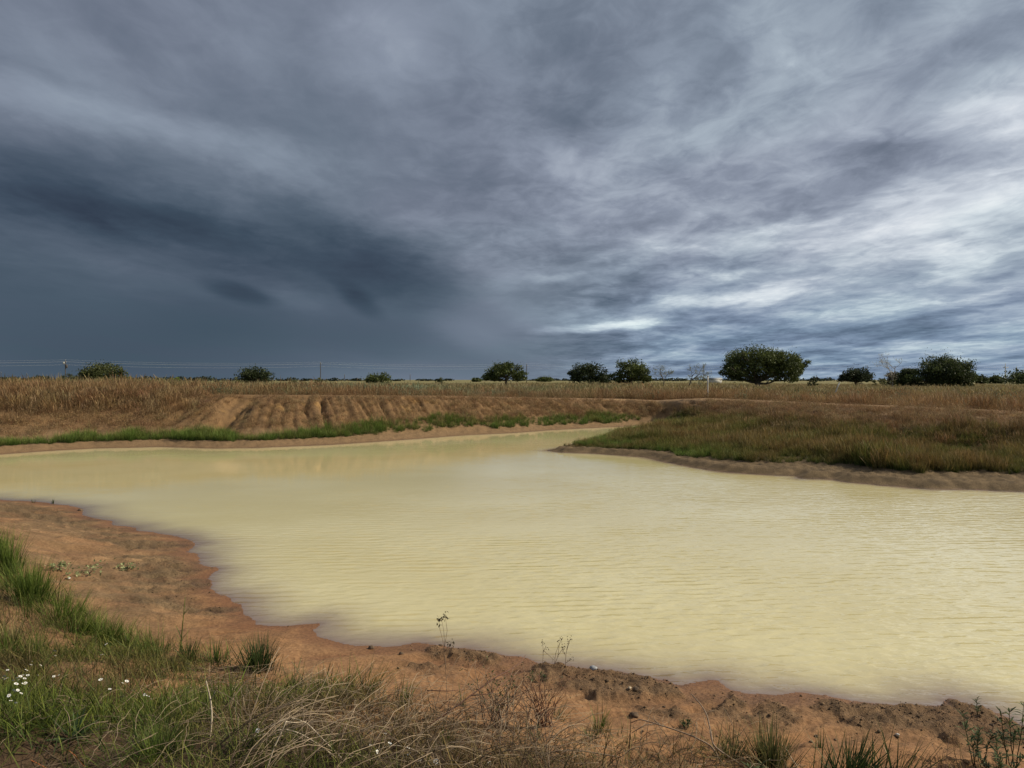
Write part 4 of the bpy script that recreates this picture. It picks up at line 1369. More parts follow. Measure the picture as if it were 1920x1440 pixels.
pole(*LINE[2], "power pole at the far left with a white box, above the olive shrubs", transformer=True)
pole(*LINE[3], "second power pole from the left, behind the earth mound")
pole(*LINE[4], "dark power pole at the right edge of the umbrella-shaped oak")
pole(*LINE[5], "dark power pole standing between pale sapling and largest oak")
pole(*LINE[6], "power pole hidden mostly behind the small oak with short trunk")
pole((1885 - 960) / FPX * 262, 262, "tall white utility pole with crossarm near the right edge", top=CAM_H + 29 / FPX * 262, r0=0.19, mat=M_CONC, arm=1.7, group="white crossarm poles at the right")
pole((1906 - 960) / FPX * 330, 330, "farther white crossarm pole at the extreme right", top=CAM_H + 24 / FPX * 330, r0=0.18, mat=M_CONC, arm=1.8, group="white crossarm poles at the right")
for u, v, lab in [(2, 697, "tiny far pole at the left picture edge"), (50, 700, "tiny far pole left of the far left oak"),
                  (88, 704, "very small far pole nearest the first power pole"), (288, 702, "tiny far pole between lime shrubs"),
                  (646, 702, "tiny far pole left of the low flat oak bush"), (769, 702, "tiny far pole right of the low flat oak bush"),
                  (1531, 703, "tiny far pole above the bush beside the largest oak")]:
    D = 560
    pole((u - 960) / FPX * D, D, lab, top=CAM_H + (HZ - v) / FPX * D, r0=0.24, group="tiny far poles on the skyline")


def wires():
    for nm, dz_, off, rad in (("overhead_wire", 0.28, 0.0, 0.012), ("overhead_wire", -0.47, 0.30, 0.021), ("overhead_wire", -1.62, -0.30, 0.016)):
        P = []
        pts = LINE + [((1885 - 960) / FPX * 400, 400)]
        for (a, b) in zip(pts[:-1], pts[1:]):
            for t in np.linspace(0, 1, 14, endpoint=False):
                z = TOPZ + dz_ - 0.9 * 4 * t * (1 - t)
                P.append((a[0] + (b[0] - a[0]) * t + off, a[1] + (b[1] - a[1]) * t, z))
        P.append((pts[-1][0] + off, pts[-1][1], TOPZ + dz_))
        g = Geo()
        g.tube(np.array(P), rad, 5)
        lab = {0.28: "topmost thin overhead wire strung along the power poles", -0.47: "bright middle overhead wire strung along the power poles",
               -1.62: "lowest overhead wire strung along the power poles"}[dz_]
        link(nm, g.mesh("overhead_wire", M_WIRE, True), label=lab, category="wire", group="overhead wires")


wires()


# ------------------------------------------------------------------ stakes and shed
def stake(u, v0, v1, D, du, w, label):
    x0 = (u - 960) / FPX * D
    z0 = ground_z(x0, D)
    top = np.array([du / FPX * D, 0, CAM_H + (HZ - v0) / FPX * D - z0])
    g = Geo()
    t = np.linspace(0, 1, 5)
    g.tube(np.stack([t * top[0], t * 0, -0.15 + t * (top[2] + 0.15)], 1), w / 2, 8)
    root = link("marker_post", None, loc=(x0, D, z0), label=label, category="post")
    pipe_o = link("pipe", g.mesh("pipe", M_WHITE, True), root)
    g = Geo()
    c = top
    g.tube([(c[0], 0, c[2] - 0.05), (c[0], 0, c[2] + 0.012), (c[0], 0, c[2] + 0.02)], [w * 0.62, w * 0.62, w * 0.3], 8)
    link("cap", g.mesh("cap", M_WHITE, True), pipe_o)


stake(1327, 705, 740, 43.5, 0, 0.085, "upright white marker pipe standing in dry grass left of the largest oak")
stake(1562, 717, 735, 60, 12, 0.10, "leaning pale stake in the grass before the small oak")


def shed():
    D = 240
    p = plain_point(1341, D)
    root = link("low_shed", None, loc=p, label="low grey shed roof peeping out left of the largest oak", category="shed")
    g = Geo(); box_geo(g, (0, 0, 0.75), (3.6, 2.6, 1.5)); link("wall", g.mesh("wall", M_CONC), root)
    g = Geo()
    v = [(-2.1, -1.6, 1.45), (2.1, -1.6, 1.45), (2.1, 1.6, 1.45), (-2.1, 1.6, 1.45), (-2.1, 0, 2.0), (2.1, 0, 2.0)]
    g.add(v, [[0, 4, 3], [1, 2, 5]], [[0, 1, 5, 4], [2, 3, 4, 5], [0, 3, 2, 1]])
    link("roof", g.mesh("roof", M_ROOF), root)


shed()


# ------------------------------------------------------------------ near bank: litter, turf, dead stems
VEG_PX = [(-250, 985), (-20, 1000), (30, 1062), (70, 1112), (130, 1160), (210, 1200), (300, 1225), (380, 1244), (470, 1268), (560, 1296),
          (690, 1306), (780, 1326), (900, 1346), (1010, 1366), (1120, 1372), (1240, 1384), (1330, 1396), (1480, 1424), (1600, 1440), (1800, 1450), (2050, 1440)]
VEG_W = [tuple(on_ground(u, v)[:2]) for u, v in VEG_PX]
VEG_POLY = VEG_W + [(5.5, 1.0), (5.5, -2.5), (-9, -2.5), (-12, 4)]


def near_pts(n, seed, r0=2.2, r1=11, a0=-48, a1=44, power=1.2):
    X, Y = polar_pts(n, r0, r1, a0, a1, power=power, seed=seed)
    h, M = terrain(X, Y)
    ins = inside(X, Y, VEG_POLY)
    ds = seg_dist(X, Y, VEG_W)
    U = 960 + X / Y * FPX
    V = HZ + (CAM_H - h) / Y * FPX
    return X, Y, h, M, np.where(ins, ds, -ds), U, V


C_BANK = proto_collection("bank_grass_protos", [proto_green(s + 90, 26, 0.07, 0.008, 0.25, 0.70, 0.34) for s in range(6)])


def open_ground(U, V):
    """0..1: littered bare soil in the left corner and the low straw heap"""
    return np.clip(sstep(1366, 1398, V) * sstep(340, 240, U) + sstep(1.15, 0.7, np.hypot((U - 412) / 92, (V - 1284) / 36)), 0, 1)


def build_near_cover():
    r = np.random.default_rng(41)
    X, Y, h, M, e, U, V = near_pts(15000, 42)
    n1 = fbm(X * 1.1, Y * 1.1, 3); n2 = fbm(X * 3.0 + 4, Y * 3.0, 2)
    xw = np.interp(X, [-9, -2.2, -1.0, 0.2, 2.0, 4], [1.0, 0.95, 0.5, 0.25, 0.08, 0.05])
    keep = (~M['wet']) & (r.random(len(X)) < xw * sstep(-0.15, 0.55, e + 0.5 * n1) * np.clip(0.55 + 1.9 * n2 + 0.6 * n1, 0, 1))
    keep &= r.random(len(X)) > 0.85 * open_ground(U, V)
    Xk, Yk, hk, n1k, n2k = X[keep], Y[keep], h[keep], n1[keep], n2[keep]
    lush = np.exp(-(((Xk + 1.35) / 0.75) ** 2 + ((Yk - 3.35) / 0.6) ** 2)) + np.exp(-(((Xk + 3.0) / 0.9) ** 2 + ((Yk - 4.2) / 0.7) ** 2)) * 0.8
    lush = lush - 0.45 * sstep(-1.7, -0.7, Xk)
    ca = mixc(np.tile((0.075, 0.062, 0.026), (len(Xk), 1)), (0.045, 0.072, 0.014), 0.25 + lush + 1.2 * n1k)
    cb = mixc(np.tile((0.24, 0.165, 0.070), (len(Xk), 1)), (0.155, 0.185, 0.030), 0.30 + lush + 1.2 * n1k)
    scatter("ground_cover", np.stack([Xk, Yk, hk], 1), r.uniform(0.55, 1.15, len(Xk)), C_TURF, 6, vary(ca, r), vary(cb, r),
            "short green and straw coloured grass covering the near bank", seed=9, sxy=1.2)
    # fresh green grass: the broken strip along the bank's edge and patches in the left corner
    X, Y, h, M, e, U, V = near_pts(16000, 47, 2.4, 13)
    n1 = fbm(X * 0.9 + 5, Y * 0.9, 3); n2 = fbm(X * 2.6 + 1, Y * 2.6, 2)
    strip = np.exp(-((e - 0.12) / 0.20) ** 2) * sstep(480, 240, U) * sstep(-0.25, 0.15, n2)
    corner = sstep(0.02, 0.35, n1) * sstep(560, 330, U) * (e > 0.3) * 0.5
    keep = (~M['wet']) & (r.random(len(X)) < np.clip(strip + corner, 0, 1) * (1 - open_ground(U, V)))
    X, Y, h, n2 = X[keep], Y[keep], h[keep], n2[keep]
    ca = np.tile((0.040, 0.075, 0.013), (len(X), 1)); cb = mixc(np.tile((0.150, 0.205, 0.036), (len(X), 1)), (0.24, 0.22, 0.06), 0.1 + n2)
    scatter("fresh_grass", np.stack([X, Y, h], 1), r.uniform(0.25, 0.60, len(X)), C_BANK, 6, vary(ca, r), vary(cb, r),
            "fresh green grass in a broken strip along the near bank's edge", seed=14)
    # straw litter lying flat
    X, Y, h, M, e, U, V = near_pts(22000, 43)
    n2 = fbm(X * 2.2 + 8, Y * 2.2, 3)
    keep = (~M['wet']) & (r.random(len(X)) < sstep(-0.5, 0.6, e + 0.6 * n2) * (0.55 + 1.2 * n2) * np.interp(X, [-9, 0, 1.2, 4], [1, 1, 0.5, 0.25]))
    X, Y, h = X[keep], Y[keep], h[keep]
    n = len(X)
    g = Geo()
    L = r.uniform(0.05, 0.26, n)
    g.blades(np.stack([X, Y, h + 0.012], 1), r.random(n) * 6.28, r.uniform(1.2, 1.55, n), L, r.uniform(0.0018, 0.004, n), r.uniform(0.0, 0.25, n), 3, r=r,
             prof=[0.8, 1, 0.9, 0.4])
    link("straw_litter", g.mesh("straw_litter", M_GRASS, False, (0.085, 0.055, 0.031), (0.27, 0.195, 0.11)), kind='stuff', label="bleached straw litter lying flat on the near bank")  # straw colours darkened as well, standing in for shade below the tangle

    # arching dead stems, thick across the middle foreground
    g = Geo(); g2 = Geo()

    def stems(n, u0, u1, v0, v1, l0, l1, seed, dirmean=0.2, dirsd=0.7, lift=(0.5, 1.1), rad=(0.0014, 0.0030), geo=None):
        rr = np.random.default_rng(seed)
        bx, by = polar_pts(60 * n + 4000, 2.0, 7.0, -46, 44, power=1.2, seed=seed)
        bh = terrain(bx, by)[0]
        bu = 960 + bx / by * FPX; bv = HZ + (CAM_H - bh) / by * FPX
        sel = np.where((bu > u0) & (bu < u1) & (bv > v0) & (bv < v1))[0][:n]
        for k in sel:
            p = (bx[k], by[k], bh[k])
            L = rr.uniform(l0, l1)
            hd = rr.normal(dirmean, dirsd)
            el = rr.uniform(*lift); dr = rr.uniform(0.6, 1.7)
            q = np.array(p) + np.array([0, 0, 0.0]); pts = [q.copy()]
            m = 8
            for i in range(m):
                e_ = el - dr * (i + 0.5) / m
                st = np.array([math.cos(hd) * math.cos(e_), math.sin(hd) * math.cos(e_), math.sin(e_)]) * L / m
                q = q + st + rr.normal(0, 0.006, 3)
                hd += rr.normal(0, 0.07)
                q[2] = max(q[2], p[2] - 0.02)
                pts.append(q.copy())
            a = rr.uniform(*rad)
            (geo or g).tube(pts, np.linspace(a, a * 0.5, m + 1), 4, rnd=rr.random())
            if rr.random() < 0.45:                         # side twig
                i = rr.integers(3, 7)
                dv = rr.normal(0, 1, 3); dv[2] = abs(dv[2]); dv /= np.linalg.norm(dv)
                (geo or g).tube(np.linspace(pts[i], pts[i] + dv * L * rr.uniform(0.12, 0.3), 4), np.linspace(a * 0.7, a * 0.35, 4), 3, rnd=rr.random())
    stems(560, 420, 1030, 1335, 1480, 0.18, 0.58, 51, 0.5, 1.6, rad=(0.0010, 0.0024))
    stems(260, 400, 800, 1300, 1400, 0.16, 0.44, 52, 0.4, 1.7, rad=(0.0010, 0.0022))
    stems(60, 340, 700, 1420, 1560, 0.35, 0.75, 53, 0.7, 0.5)
    stems(170, 330, 470, 1258, 1305, 0.22, 0.5, 54, -0.1, 0.35, (0.15, 0.6), rad=(0.0010, 0.0022))
    stems(110, 1000, 1450, 1385, 1500, 0.18, 0.45, 55, 0.4, 1.3, rad=(0.0012, 0.0024))
    stems(150, 0, 360, 1330, 1500, 0.15, 0.4, 56, 0.4, 1.4, rad=(0.0010, 0.0022))
    me = g.mesh("dead_stems", M_DEAD, True)
    link("dead_stems", me, kind='stuff', label="tangle of grey-brown dead stems across the middle foreground")

    # crumbs of soil and gravel on the crusts and along the shore
    X, Y = polar_pts(70000, 3.6, 16, -40, 40, power=0.8, seed=61)
    h, M = terrain(X, Y)
    keep = (~M['wet']) & (M['w'] > 0.5) & (r.random(len(X)) < np.clip((0.42 * M['crust'] + 0.16 * M['csoft'] + 0.20 * M['silt']) * (0.5 + 1.5 * sstep(0.9, 0.1, M['dd'])) + 0.02, 0, 1))
    X, Y, h = X[keep], Y[keep], h[keep]
    n = len(X)
    g = Geo()
    s = np.clip(r.lognormal(-5.15, 0.45, n), 0.0025, 0.020)
    oct_ = np.array([[1, 0, 0], [0, 1, 0], [-1, 0, 0], [0, -1, 0], [0, 0, 0.75], [0, 0, -0.5]], float)
    f = np.array([[0, 1, 4], [1, 2, 4], [2, 3, 4], [3, 0, 4], [1, 0, 5], [2, 1, 5], [3, 2, 5], [0, 3, 5]])
    V = oct_[None] * s[:, None, None] * r.uniform(0.55, 1.4, (n, 6, 1))
    th = r.random(n) * 6.28
    c_, s_ = np.cos(th)[:, None], np.sin(th)[:, None]
    V = np.stack([V[..., 0] * c_ - V[..., 1] * s_, V[..., 0] * s_ + V[..., 1] * c_, V[..., 2]], -1) + np.stack([X, Y, h + s * 0.2], 1)[:, None]
    F = (f[None] + np.arange(n)[:, None, None] * 6).reshape(-1, 3)
    g.add(V, F, None, np.full(n * 6, 0.5), np.repeat(r.random(n), 6))
    link("soil_crumbs", g.mesh("soil_crumbs", M_CRUMB, False, (0.085, 0.055, 0.033), (0.19, 0.125, 0.070)), kind='stuff', label="dark crumbs of soil and gravel strewn over the crusted shore")


def near_base(u, v):
    return on_ground(u, v)


M_DEAD = plant_mat("dead_stem", False, 0.0, 0.7)
_t = M_DEAD.node_tree
for _n in list(_t.nodes):
    if _n.type == 'ATTRIBUTE' and _n.attribute_name in ('ca', 'cb'):
        _rgb = _t.nodes.new('ShaderNodeRGB')
        _rgb.outputs[0].default_value = (0.085, 0.055, 0.038, 1) if _n.attribute_name == 'ca' else (0.33, 0.25, 0.165, 1)  # base colour kept dark to paint shade into the depth of the tangle
        for _l in list(_n.outputs['Color'].links):
            _t.links.new(_rgb.outputs[0], _l.to_socket)
M_CRUMB = plant_mat("soil_crumb", False, 0.0, 0.95)
build_near_cover()


# ------------------------------------------------------------------ single grass tufts one can pick out
TG_A, TG_B = (0.034, 0.066, 0.012), (0.145, 0.200, 0.036)
DG_A, DG_B = (0.022, 0.040, 0.012), (0.065, 0.090, 0.028)
BG_A, BG_B = (0.065, 0.070, 0.022), (0.17, 0.16, 0.060)


def tuft(u, v, hpx, wpx, n, label, seed, ca=TG_A, cb=TG_B, bend=0.0, wid=0.0055, name="grass_tuft", group="grass tufts on the near bank", dead=5, droop=0.8):
    r = np.random.default_rng(seed)
    p = on_ground(u, v)
    k = p.y / FPX
    H_, Wd = hpx * k, wpx * k * 1.25
    n = int(n * 1.7)
    root = link(name, None, loc=p, label=label, category="grass", group=group)
    g = Geo()
    th = r.random(n) * 6.28
    rad = np.abs(r.normal(0, Wd * 0.16, n))
    b = np.stack([rad * np.cos(th), rad * np.sin(th) * 0.8, np.full(n, -0.03)], 1)
    spread = math.atan2(Wd * 0.36, H_)
    lean = np.abs(r.normal(0.05, spread, n))
    head = th + r.normal(0, 0.7, n)
    bx = np.sin(lean) * np.cos(head) + bend; by = np.sin(lean) * np.sin(head)
    head = np.arctan2(by, bx); lean = np.arctan2(np.hypot(bx, by), np.cos(lean))
    g.blades(b, head, lean, r.uniform(0.45, 1.12, n) * H_ * 1.02, wid * r.uniform(0.7, 1.3, n), np.abs(r.normal(0.15, 0.35 * droop, n)), 4, r=r)
    link("blades", g.mesh("blades", M_GRASS, False, ca, cb), root, kind="stuff")
    if dead:
        g = Geo()
        th = r.random(dead) * 6.28
        g.blades(np.stack([Wd * 0.15 * np.cos(th), Wd * 0.15 * np.sin(th), np.zeros(dead)], 1), th, r.uniform(0.4, 1.2, dead), r.uniform(0.4, 0.9, dead) * H_, wid * 0.8,
                 r.uniform(0.2, 0.9, dead), 4, r=r)
        link("dead_blades", g.mesh("dead_blades", M_GRASS, False, (0.30, 0.22, 0.11), (0.5, 0.4, 0.24)), root, kind="stuff")
    return root


TUFTS = [
    (12, 1076, 92, 66, 150, "green grass tuft at the left picture edge, farthest up the beach", {}),
    (54, 1128, 90, 92, 300, "largest green grass tuft of the row down the left beach", {}),
    (118, 1172, 70, 84, 210, "green grass tuft third in the left row, beside straw", dict(bend=0.15)),
    (158, 1190, 50, 60, 110, "short leaning grass tuft fourth in the left row", dict(bend=0.3)),
    (196, 1208, 62, 84, 220, "green grass tuft fifth in the left row, leaning right", dict(bend=0.25)),
    (240, 1212, 46, 66, 80, "wide-bladed grass tuft at the lower end of the left row", dict(bend=0.2)),
    (274, 1218, 44, 40, 26, "thin open grass tuft just left of two others on bare sand", dict(cb=BG_B)),
    (304, 1220, 44, 40, 26, "thin grass tuft between the open tuft and the tall reed", dict(cb=BG_B)),
    (352, 1238, 50, 50, 60, "dark tuft hugging the right side of the tall reed", dict(ca=DG_A, cb=DG_B)),
    (402, 1242, 50, 100, 110, "wide tuft of fine upright blades above the straw heap", dict(ca=DG_A, cb=TG_B)),
    (484, 1260, 74, 76, 190, "dense dark green tuft right of the straw heap, long centre blade", dict(ca=DG_A, cb=DG_B, wid=0.007)),
    (552, 1296, 72, 44, 26, "sparse upright tuft right of the dense dark one", dict(cb=BG_B)),
    (602, 1296, 62, 60, 40, "loose tuft in the middle of the sparse row", dict(cb=BG_B)),
    (652, 1302, 76, 56, 40, "tall thin tuft leaning right, left one of a touching pair", dict(bend=0.2)),
    (690, 1300, 78, 80, 46, "spreading long-bladed tuft, right one of a touching pair", dict(bend=0.35)),
    (756, 1320, 58, 40, 36, "narrow tuft standing alone beneath the sand bar", dict(bend=0.12)),
    (866, 1326, 52, 20, 12, "single spindly tuft left of the reddish shrub", dict(cb=BG_B)),
    (1046, 1352, 42, 40, 20, "small tuft at the right foot of the reddish shrub", dict(cb=BG_B, bend=0.3)),
    (1124, 1372, 56, 46, 26, "open forked tuft on bare sand right of the reddish shrub", dict(bend=0.2)),
    (1110, 1386, 34, 90, 60, "low flattened tuft trailing left below the forked tuft", dict(ca=DG_A, cb=BG_B)),
    (1180, 1396, 26, 120, 70, "low flattened tuft lying left of the broken branch", dict(ca=DG_A, cb=BG_B)),
    (1372, 1424, 74, 90, 70, "brownish worn tuft right of the forked branch", dict(ca=BG_A, cb=BG_B)),
    (1446, 1442, 100, 96, 170, "dense dark rushy tuft at bottom right of centre", dict(ca=DG_A, cb=BG_B, wid=0.006)),
    (1600, 1466, 100, 150, 130, "broad dark tuft cut by the bottom edge below the sand ridge", dict(ca=DG_A, cb=DG_B, bend=0.3, wid=0.007)),
    (1684, 1474, 130, 110, 26, "few long rush blades right of the broad dark tuft", dict(ca=DG_A, cb=DG_B, bend=0.2, wid=0.007)),
    (300, 1418, 74, 130, 320, "lush rounded green tuft at bottom left", dict(ca=(0.028, 0.05, 0.012), cb=(0.115, 0.15, 0.036), wid=0.004, droop=1.2)),
    (360, 1366, 44, 120, 200, "yellow-green turf tuft left of the pale forked stick", dict(ca=(0.05, 0.065, 0.014), cb=(0.19, 0.20, 0.045), wid=0.004)),
    (8, 1335, 60, 50, 110, "green tuft at the left edge under the white flowers", dict(wid=0.004)),
    (20, 1215, 60, 70, 90, "straw-coloured tuft at the left edge above the flowers", dict(ca=(0.10, 0.085, 0.03), cb=(0.32, 0.26, 0.12))),
    (200, 1300, 40, 110, 130, "olive tuft in the middle of the left grass patch", dict(ca=BG_A, cb=BG_B, wid=0.004)),
    (540, 1400, 46, 60, 60, "green tuft half hidden under arching dead stems", dict(wid=0.005)),
    (838, 1404, 40, 50, 40, "small bright tuft at bottom centre among dead stems", dict()),
    (1540, 1408, 40, 30, 14, "small thin tuft between the two big dark tufts", dict(cb=BG_B)),
]
for i, (u, v, hp, wp, n, lab, kw) in enumerate(TUFTS):
    tuft(u, v, hp, wp, n, lab, 300 + i, **kw)
for i, (u, v, h_, lab) in enumerate([(63, 943, 10, "tiny dark sprig at the water's edge, far left"), (98, 945, 12, "tiny dark sprig at the water's edge, right of its twin")]):
    tuft(u, v, h_, 6, 7, lab, 380 + i, DG_A, DG_B, wid=0.012, name="grass_sprig", group="sprigs at the water's edge", dead=0)
tuft(1078, 834, 9, 14, 26, "lone green sprig near the tip of the peninsula", 384, wid=0.02, name="grass_sprig", group="sprigs at the water's edge", dead=0)


def reed(u, v, hpx, label, seed):
    r = np.random.default_rng(seed)
    p = on_ground(u, v)
    H_ = hpx / FPX * p.y
    root = link("reed_plant", None, loc=p, label=label, category="reed")
    g = Geo()
    P = np.stack([np.linspace(0, 0.10 * H_, 7), np.zeros(7), np.linspace(-0.03, H_, 7)], 1)
    g.tube(P, np.linspace(0.006, 0.002, 7), 6)
    stalk_o = link("stalk", g.mesh("stalk", M_GRASS, True, TG_A, TG_B), root)
    for t, hd, L in ((0.25, 2.6, 0.30), (0.45, 0.3, 0.30), (0.62, 3.3, 0.24), (0.66, 0.2, 0.26), (0.15, 0.9, 0.35)):
        g = Geo()
        g.blades([(0.1 * H_ * t, 0, H_ * t)], hd, 0.5, L * H_, 0.010, 0.5, 5, r=r, prof=[0.6, 1, 0.95, 0.7, 0.4, 0.05])
        link("leaf", g.mesh("leaf", M_GRASS, False, TG_A, TG_B), stalk_o)
    g = Geo()
    g.blades([(0.1 * H_, 0, H_ * 0.99)], 0.2, 0.1, 0.16 * H_, 0.012, 0.1, 4, r=r, prof=[0.3, 1, 0.8, 0.5, 0.1])
    link("seed_head", g.mesh("seed_head", M_GRASS, False, (0.14, 0.10, 0.04), (0.26, 0.19, 0.09)), stalk_o)


reed(336, 1226, 102, "single tall green reed with side leaves on the left beach", 71)


# ------------------------------------------------------------------ branching weeds
def weed(u, v, stems, label, name="dry_weed", mat=None, leafn=26, seed=1, leafc=((0.07, 0.06, 0.035), (0.13, 0.11, 0.07)), leafsize=0.018, cat="weed", rad=0.0026):
    """stems: list of photo outlines (polylines relative to the foot, pixels, up positive)"""
    r = np.random.default_rng(seed)
    p = on_ground(u, v)
    k = p.y / FPX
    root = link(name, None, loc=p, label=label, category=cat)
    heads = []
    for st in stems:
        st = np.array(st, float) * k
        yy = np.cumsum(r.normal(0, 0.012, len(st)))
        P = np.stack([st[:, 0], yy, st[:, 1]], 1)
        t = np.linspace(0, len(P) - 1, len(P) * 3)
        P = np.stack([np.interp(t, np.arange(len(P)), P[:, i]) for i in range(3)], 1)
        g = Geo()
        g.tube(P, np.linspace(rad, rad * 0.5, len(P)), 5)
        so = link("stem", g.mesh("stem", mat or M_TWIG, True), root)
        heads.append((P[-1], so))
    for hd, so in heads:
        if leafn:
            g = Geo()
            q = hd + r.normal(0, 1, (leafn, 3)) * np.array([0.014, 0.014, 0.018])
            g.leaves(q, r.uniform(0.6, 1.4, leafn) * leafsize, r, aspect=0.4)
            link("seed_head", g.mesh("seed_head", M_LEAF, False, *leafc), so, kind="stuff")
    return root


weed(836, 1316, [[(0, 0), (1, 30), (-3, 80), (-4, 128), (-9, 150)], [(0, 60), (-6, 110), (-13, 135), (-14, 148)], [(-3, 100), (2, 130), (-2, 155)], [(-4, 90), (10, 110)]],
     "thin dark weed stalk standing before the water left of centre", seed=81, leafn=16, leafsize=0.026, rad=0.0022)
weed(1018, 1254, [[(0, 0), (1, 30), (0, 44)], [(0, 30), (6, 43)], [(1, 34), (20, 18)]], "leftmost of three dry weed stalks with drooping heads at the shoreline", seed=82, leafn=10)
weed(1038, 1252, [[(0, 0), (8, 20), (10, 40), (14, 52)], [(2, 6), (4, 24), (12, 44)], [(8, 20), (16, 34)]], "middle dry weed stalk with drooping heads at the shoreline", seed=83, leafn=10)
weed(1060, 1252, [[(0, 0), (1, 25), (5, 44), (8, 52)], [(0, 22), (-6, 30), (-4, 38)], [(2, 6), (10, 14)], [(3, 30), (8, 48)]], "rightmost dry weed stalk at the shoreline, with a low side twig", seed=84, leafn=10)


def bush(u, v, hpx, wpx, label, seed, mat, leafn, leafc, n=26, up=0.9, name="dry_shrub"):
    r = np.random.default_rng(seed)
    p = on_ground(u, v)
    k = p.y / FPX
    H_, Wd = hpx * k, wpx * k
    root = link(name, None, loc=p, label=label, category="shrub")
    g = Geo(); tips = []
    for i in range(n):
        e = np.array([r.uniform(-0.5, 0.5) * Wd, r.normal(0, 0.15) * Wd, H_ * r.uniform(0.45, 1.0)])
        b = np.array([r.normal(0, 0.09) * Wd, r.normal(0, 0.05) * Wd, -0.02])
        mid = b + (e - b) * np.array([0.25, 0.25, 0.6]) + r.normal(0, 0.02, 3)
        q = np.linspace(0, 1, 8)[:, None]
        C = (1 - q) ** 2 * b + 2 * q * (1 - q) * mid + q ** 2 * e + np.concatenate([np.zeros((1, 3)), r.normal(0, 0.005, (7, 3))])
        g.tube(C, np.linspace(0.0034, 0.0012, 8), 4)
        for j in range(4):
            i0 = r.integers(3, 8)
            dv = np.array([r.normal(0, 0.5), r.normal(0, 0.4), r.uniform(0.3, 1.0)])
            e2 = C[i0] + dv / np.linalg.norm(dv) * H_ * r.uniform(0.10, 0.28)
            g.tube(np.linspace(C[i0], e2, 3), [0.0016, 0.0012, 0.0007], 3)
            tips.append(e2)
    link("branches", g.mesh("branches", mat, True), root, kind="stuff")
    if leafn:
        T = np.array(tips)
        g = Geo()
        q = T[r.integers(0, len(T), leafn)] + r.normal(0, 0.012, (leafn, 3))
        g.leaves(q, r.uniform(0.010, 0.024, leafn), r, aspect=0.45)
        link("foliage", g.mesh("foliage", M_LEAF, False, *leafc), root, kind="stuff")
    return root


bush(1015, 1362, 96, 120, "leafless reddish twiggy shrub on the sand right of centre", 91, M_REDTWIG, 60, ((0.05, 0.06, 0.025), (0.10, 0.12, 0.05)), 24)
bush(935, 1370, 118, 130, "larger dark twiggy shrub left of the reddish one, green at its top", 92, M_TWIG, 240, ((0.04, 0.055, 0.02), (0.09, 0.115, 0.04)), 26)


def leafy(u, v, stems, label, seed, big=1.0):
    """plant with upright stems and whorls of narrow dark leaves"""
    r = np.random.default_rng(seed)
    p = on_ground(u, v)
    k = p.y / FPX
    root = link("leafy_weed", None, loc=p, label=label, category="weed", group="narrow-leaved weeds at bottom right")
    for (dx_, hh) in stems:
        e = np.array([dx_ * k, r.normal(0, 0.05), hh * k])
        b = np.array([dx_ * k * 0.25, r.normal(0, 0.02), -0.02])
        q = np.linspace(0, 1, 9)[:, None]
        C = b + (e - b) * q + np.concatenate([np.zeros((1, 3)), np.cumsum(r.normal(0, 0.003, (8, 3)), 0)])
        g = Geo()
        g.tube(C, np.linspace(0.0038, 0.0016, 9), 5)
        so = link("stem", g.mesh("stem", M_GRASS, True, (0.07, 0.055, 0.03), (0.09, 0.10, 0.04)), root)
        g = Geo()
        n = 26
        tt = r.uniform(0.35, 1.0, n) ** 0.8
        P = np.stack([np.interp(tt * 8, np.arange(9), C[:, i]) for i in range(3)], 1)
        g.blades(P, r.random(n) * 6.28, r.uniform(0.7, 1.5, n), r.uniform(0.03, 0.075, n) * big, r.uniform(0.008, 0.014, n) * big, r.uniform(-0.2, 0.7, n), 4, r=r,
                 prof=[0.25, 0.85, 1.0, 0.65, 0.05])
        link("leaves", g.mesh("leaves", M_GRASS, False, (0.040, 0.062, 0.022), (0.105, 0.135, 0.055)), so, kind="stuff")


leafy(1832, 1440, [(-20, 60), (-4, 78), (18, 50), (-12, 95), (30, 66)], "leafy weed with pale tips standing on the sand at bottom right", 101)
leafy(1900, 1440, [(-10, 95), (4, 105), (14, 70), (-26, 60), (22, 120)], "tallest leafy weed in the bottom right corner overlapping the water", 102, 1.1)
leafy(1878, 1470, [(-30, 50), (-14, 62), (6, 44), (26, 58), (0, 84)], "low dense leafy weed in the bottom right corner", 103)
leafy(1838, 1344, [(0, 28), (-3, 18)], "tiny leafy sprig at the waterline near the right edge", 104, 0.6)
leafy(1286, 1368, [(-6, 10), (6, 12), (0, 16), (12, 8)], "small whorled green weed between the broken branches", 105, 0.55)
leafy(1012, 1282, [(-14, 14), (0, 18), (10, 12), (-24, 10)], "small green weed growing at the top of the dark twiggy shrub", 106, 0.5)
leafy(1420, 1470, [(-10, 24), (4, 34), (14, 22)], "dark broad-leaved weed at the foot of the forked branch", 107, 0.9)
leafy(1004, 1394, [(0, 10), (6, 14), (-6, 9)], "small weed with white buds on the sand at bottom centre", 108, 0.45)
weed(1768, 1446, [[(0, 0), (-8, 28), (-16, 50)], [(0, 0), (2, 30), (1, 42)], [(8, 0), (14, 34), (22, 56)], [(4, 0), (10, 26), (12, 32)]], "dark wiry seedling stalks left of the leafy weeds", seed=110, leafn=8, leafsize=0.010, rad=0.0018)

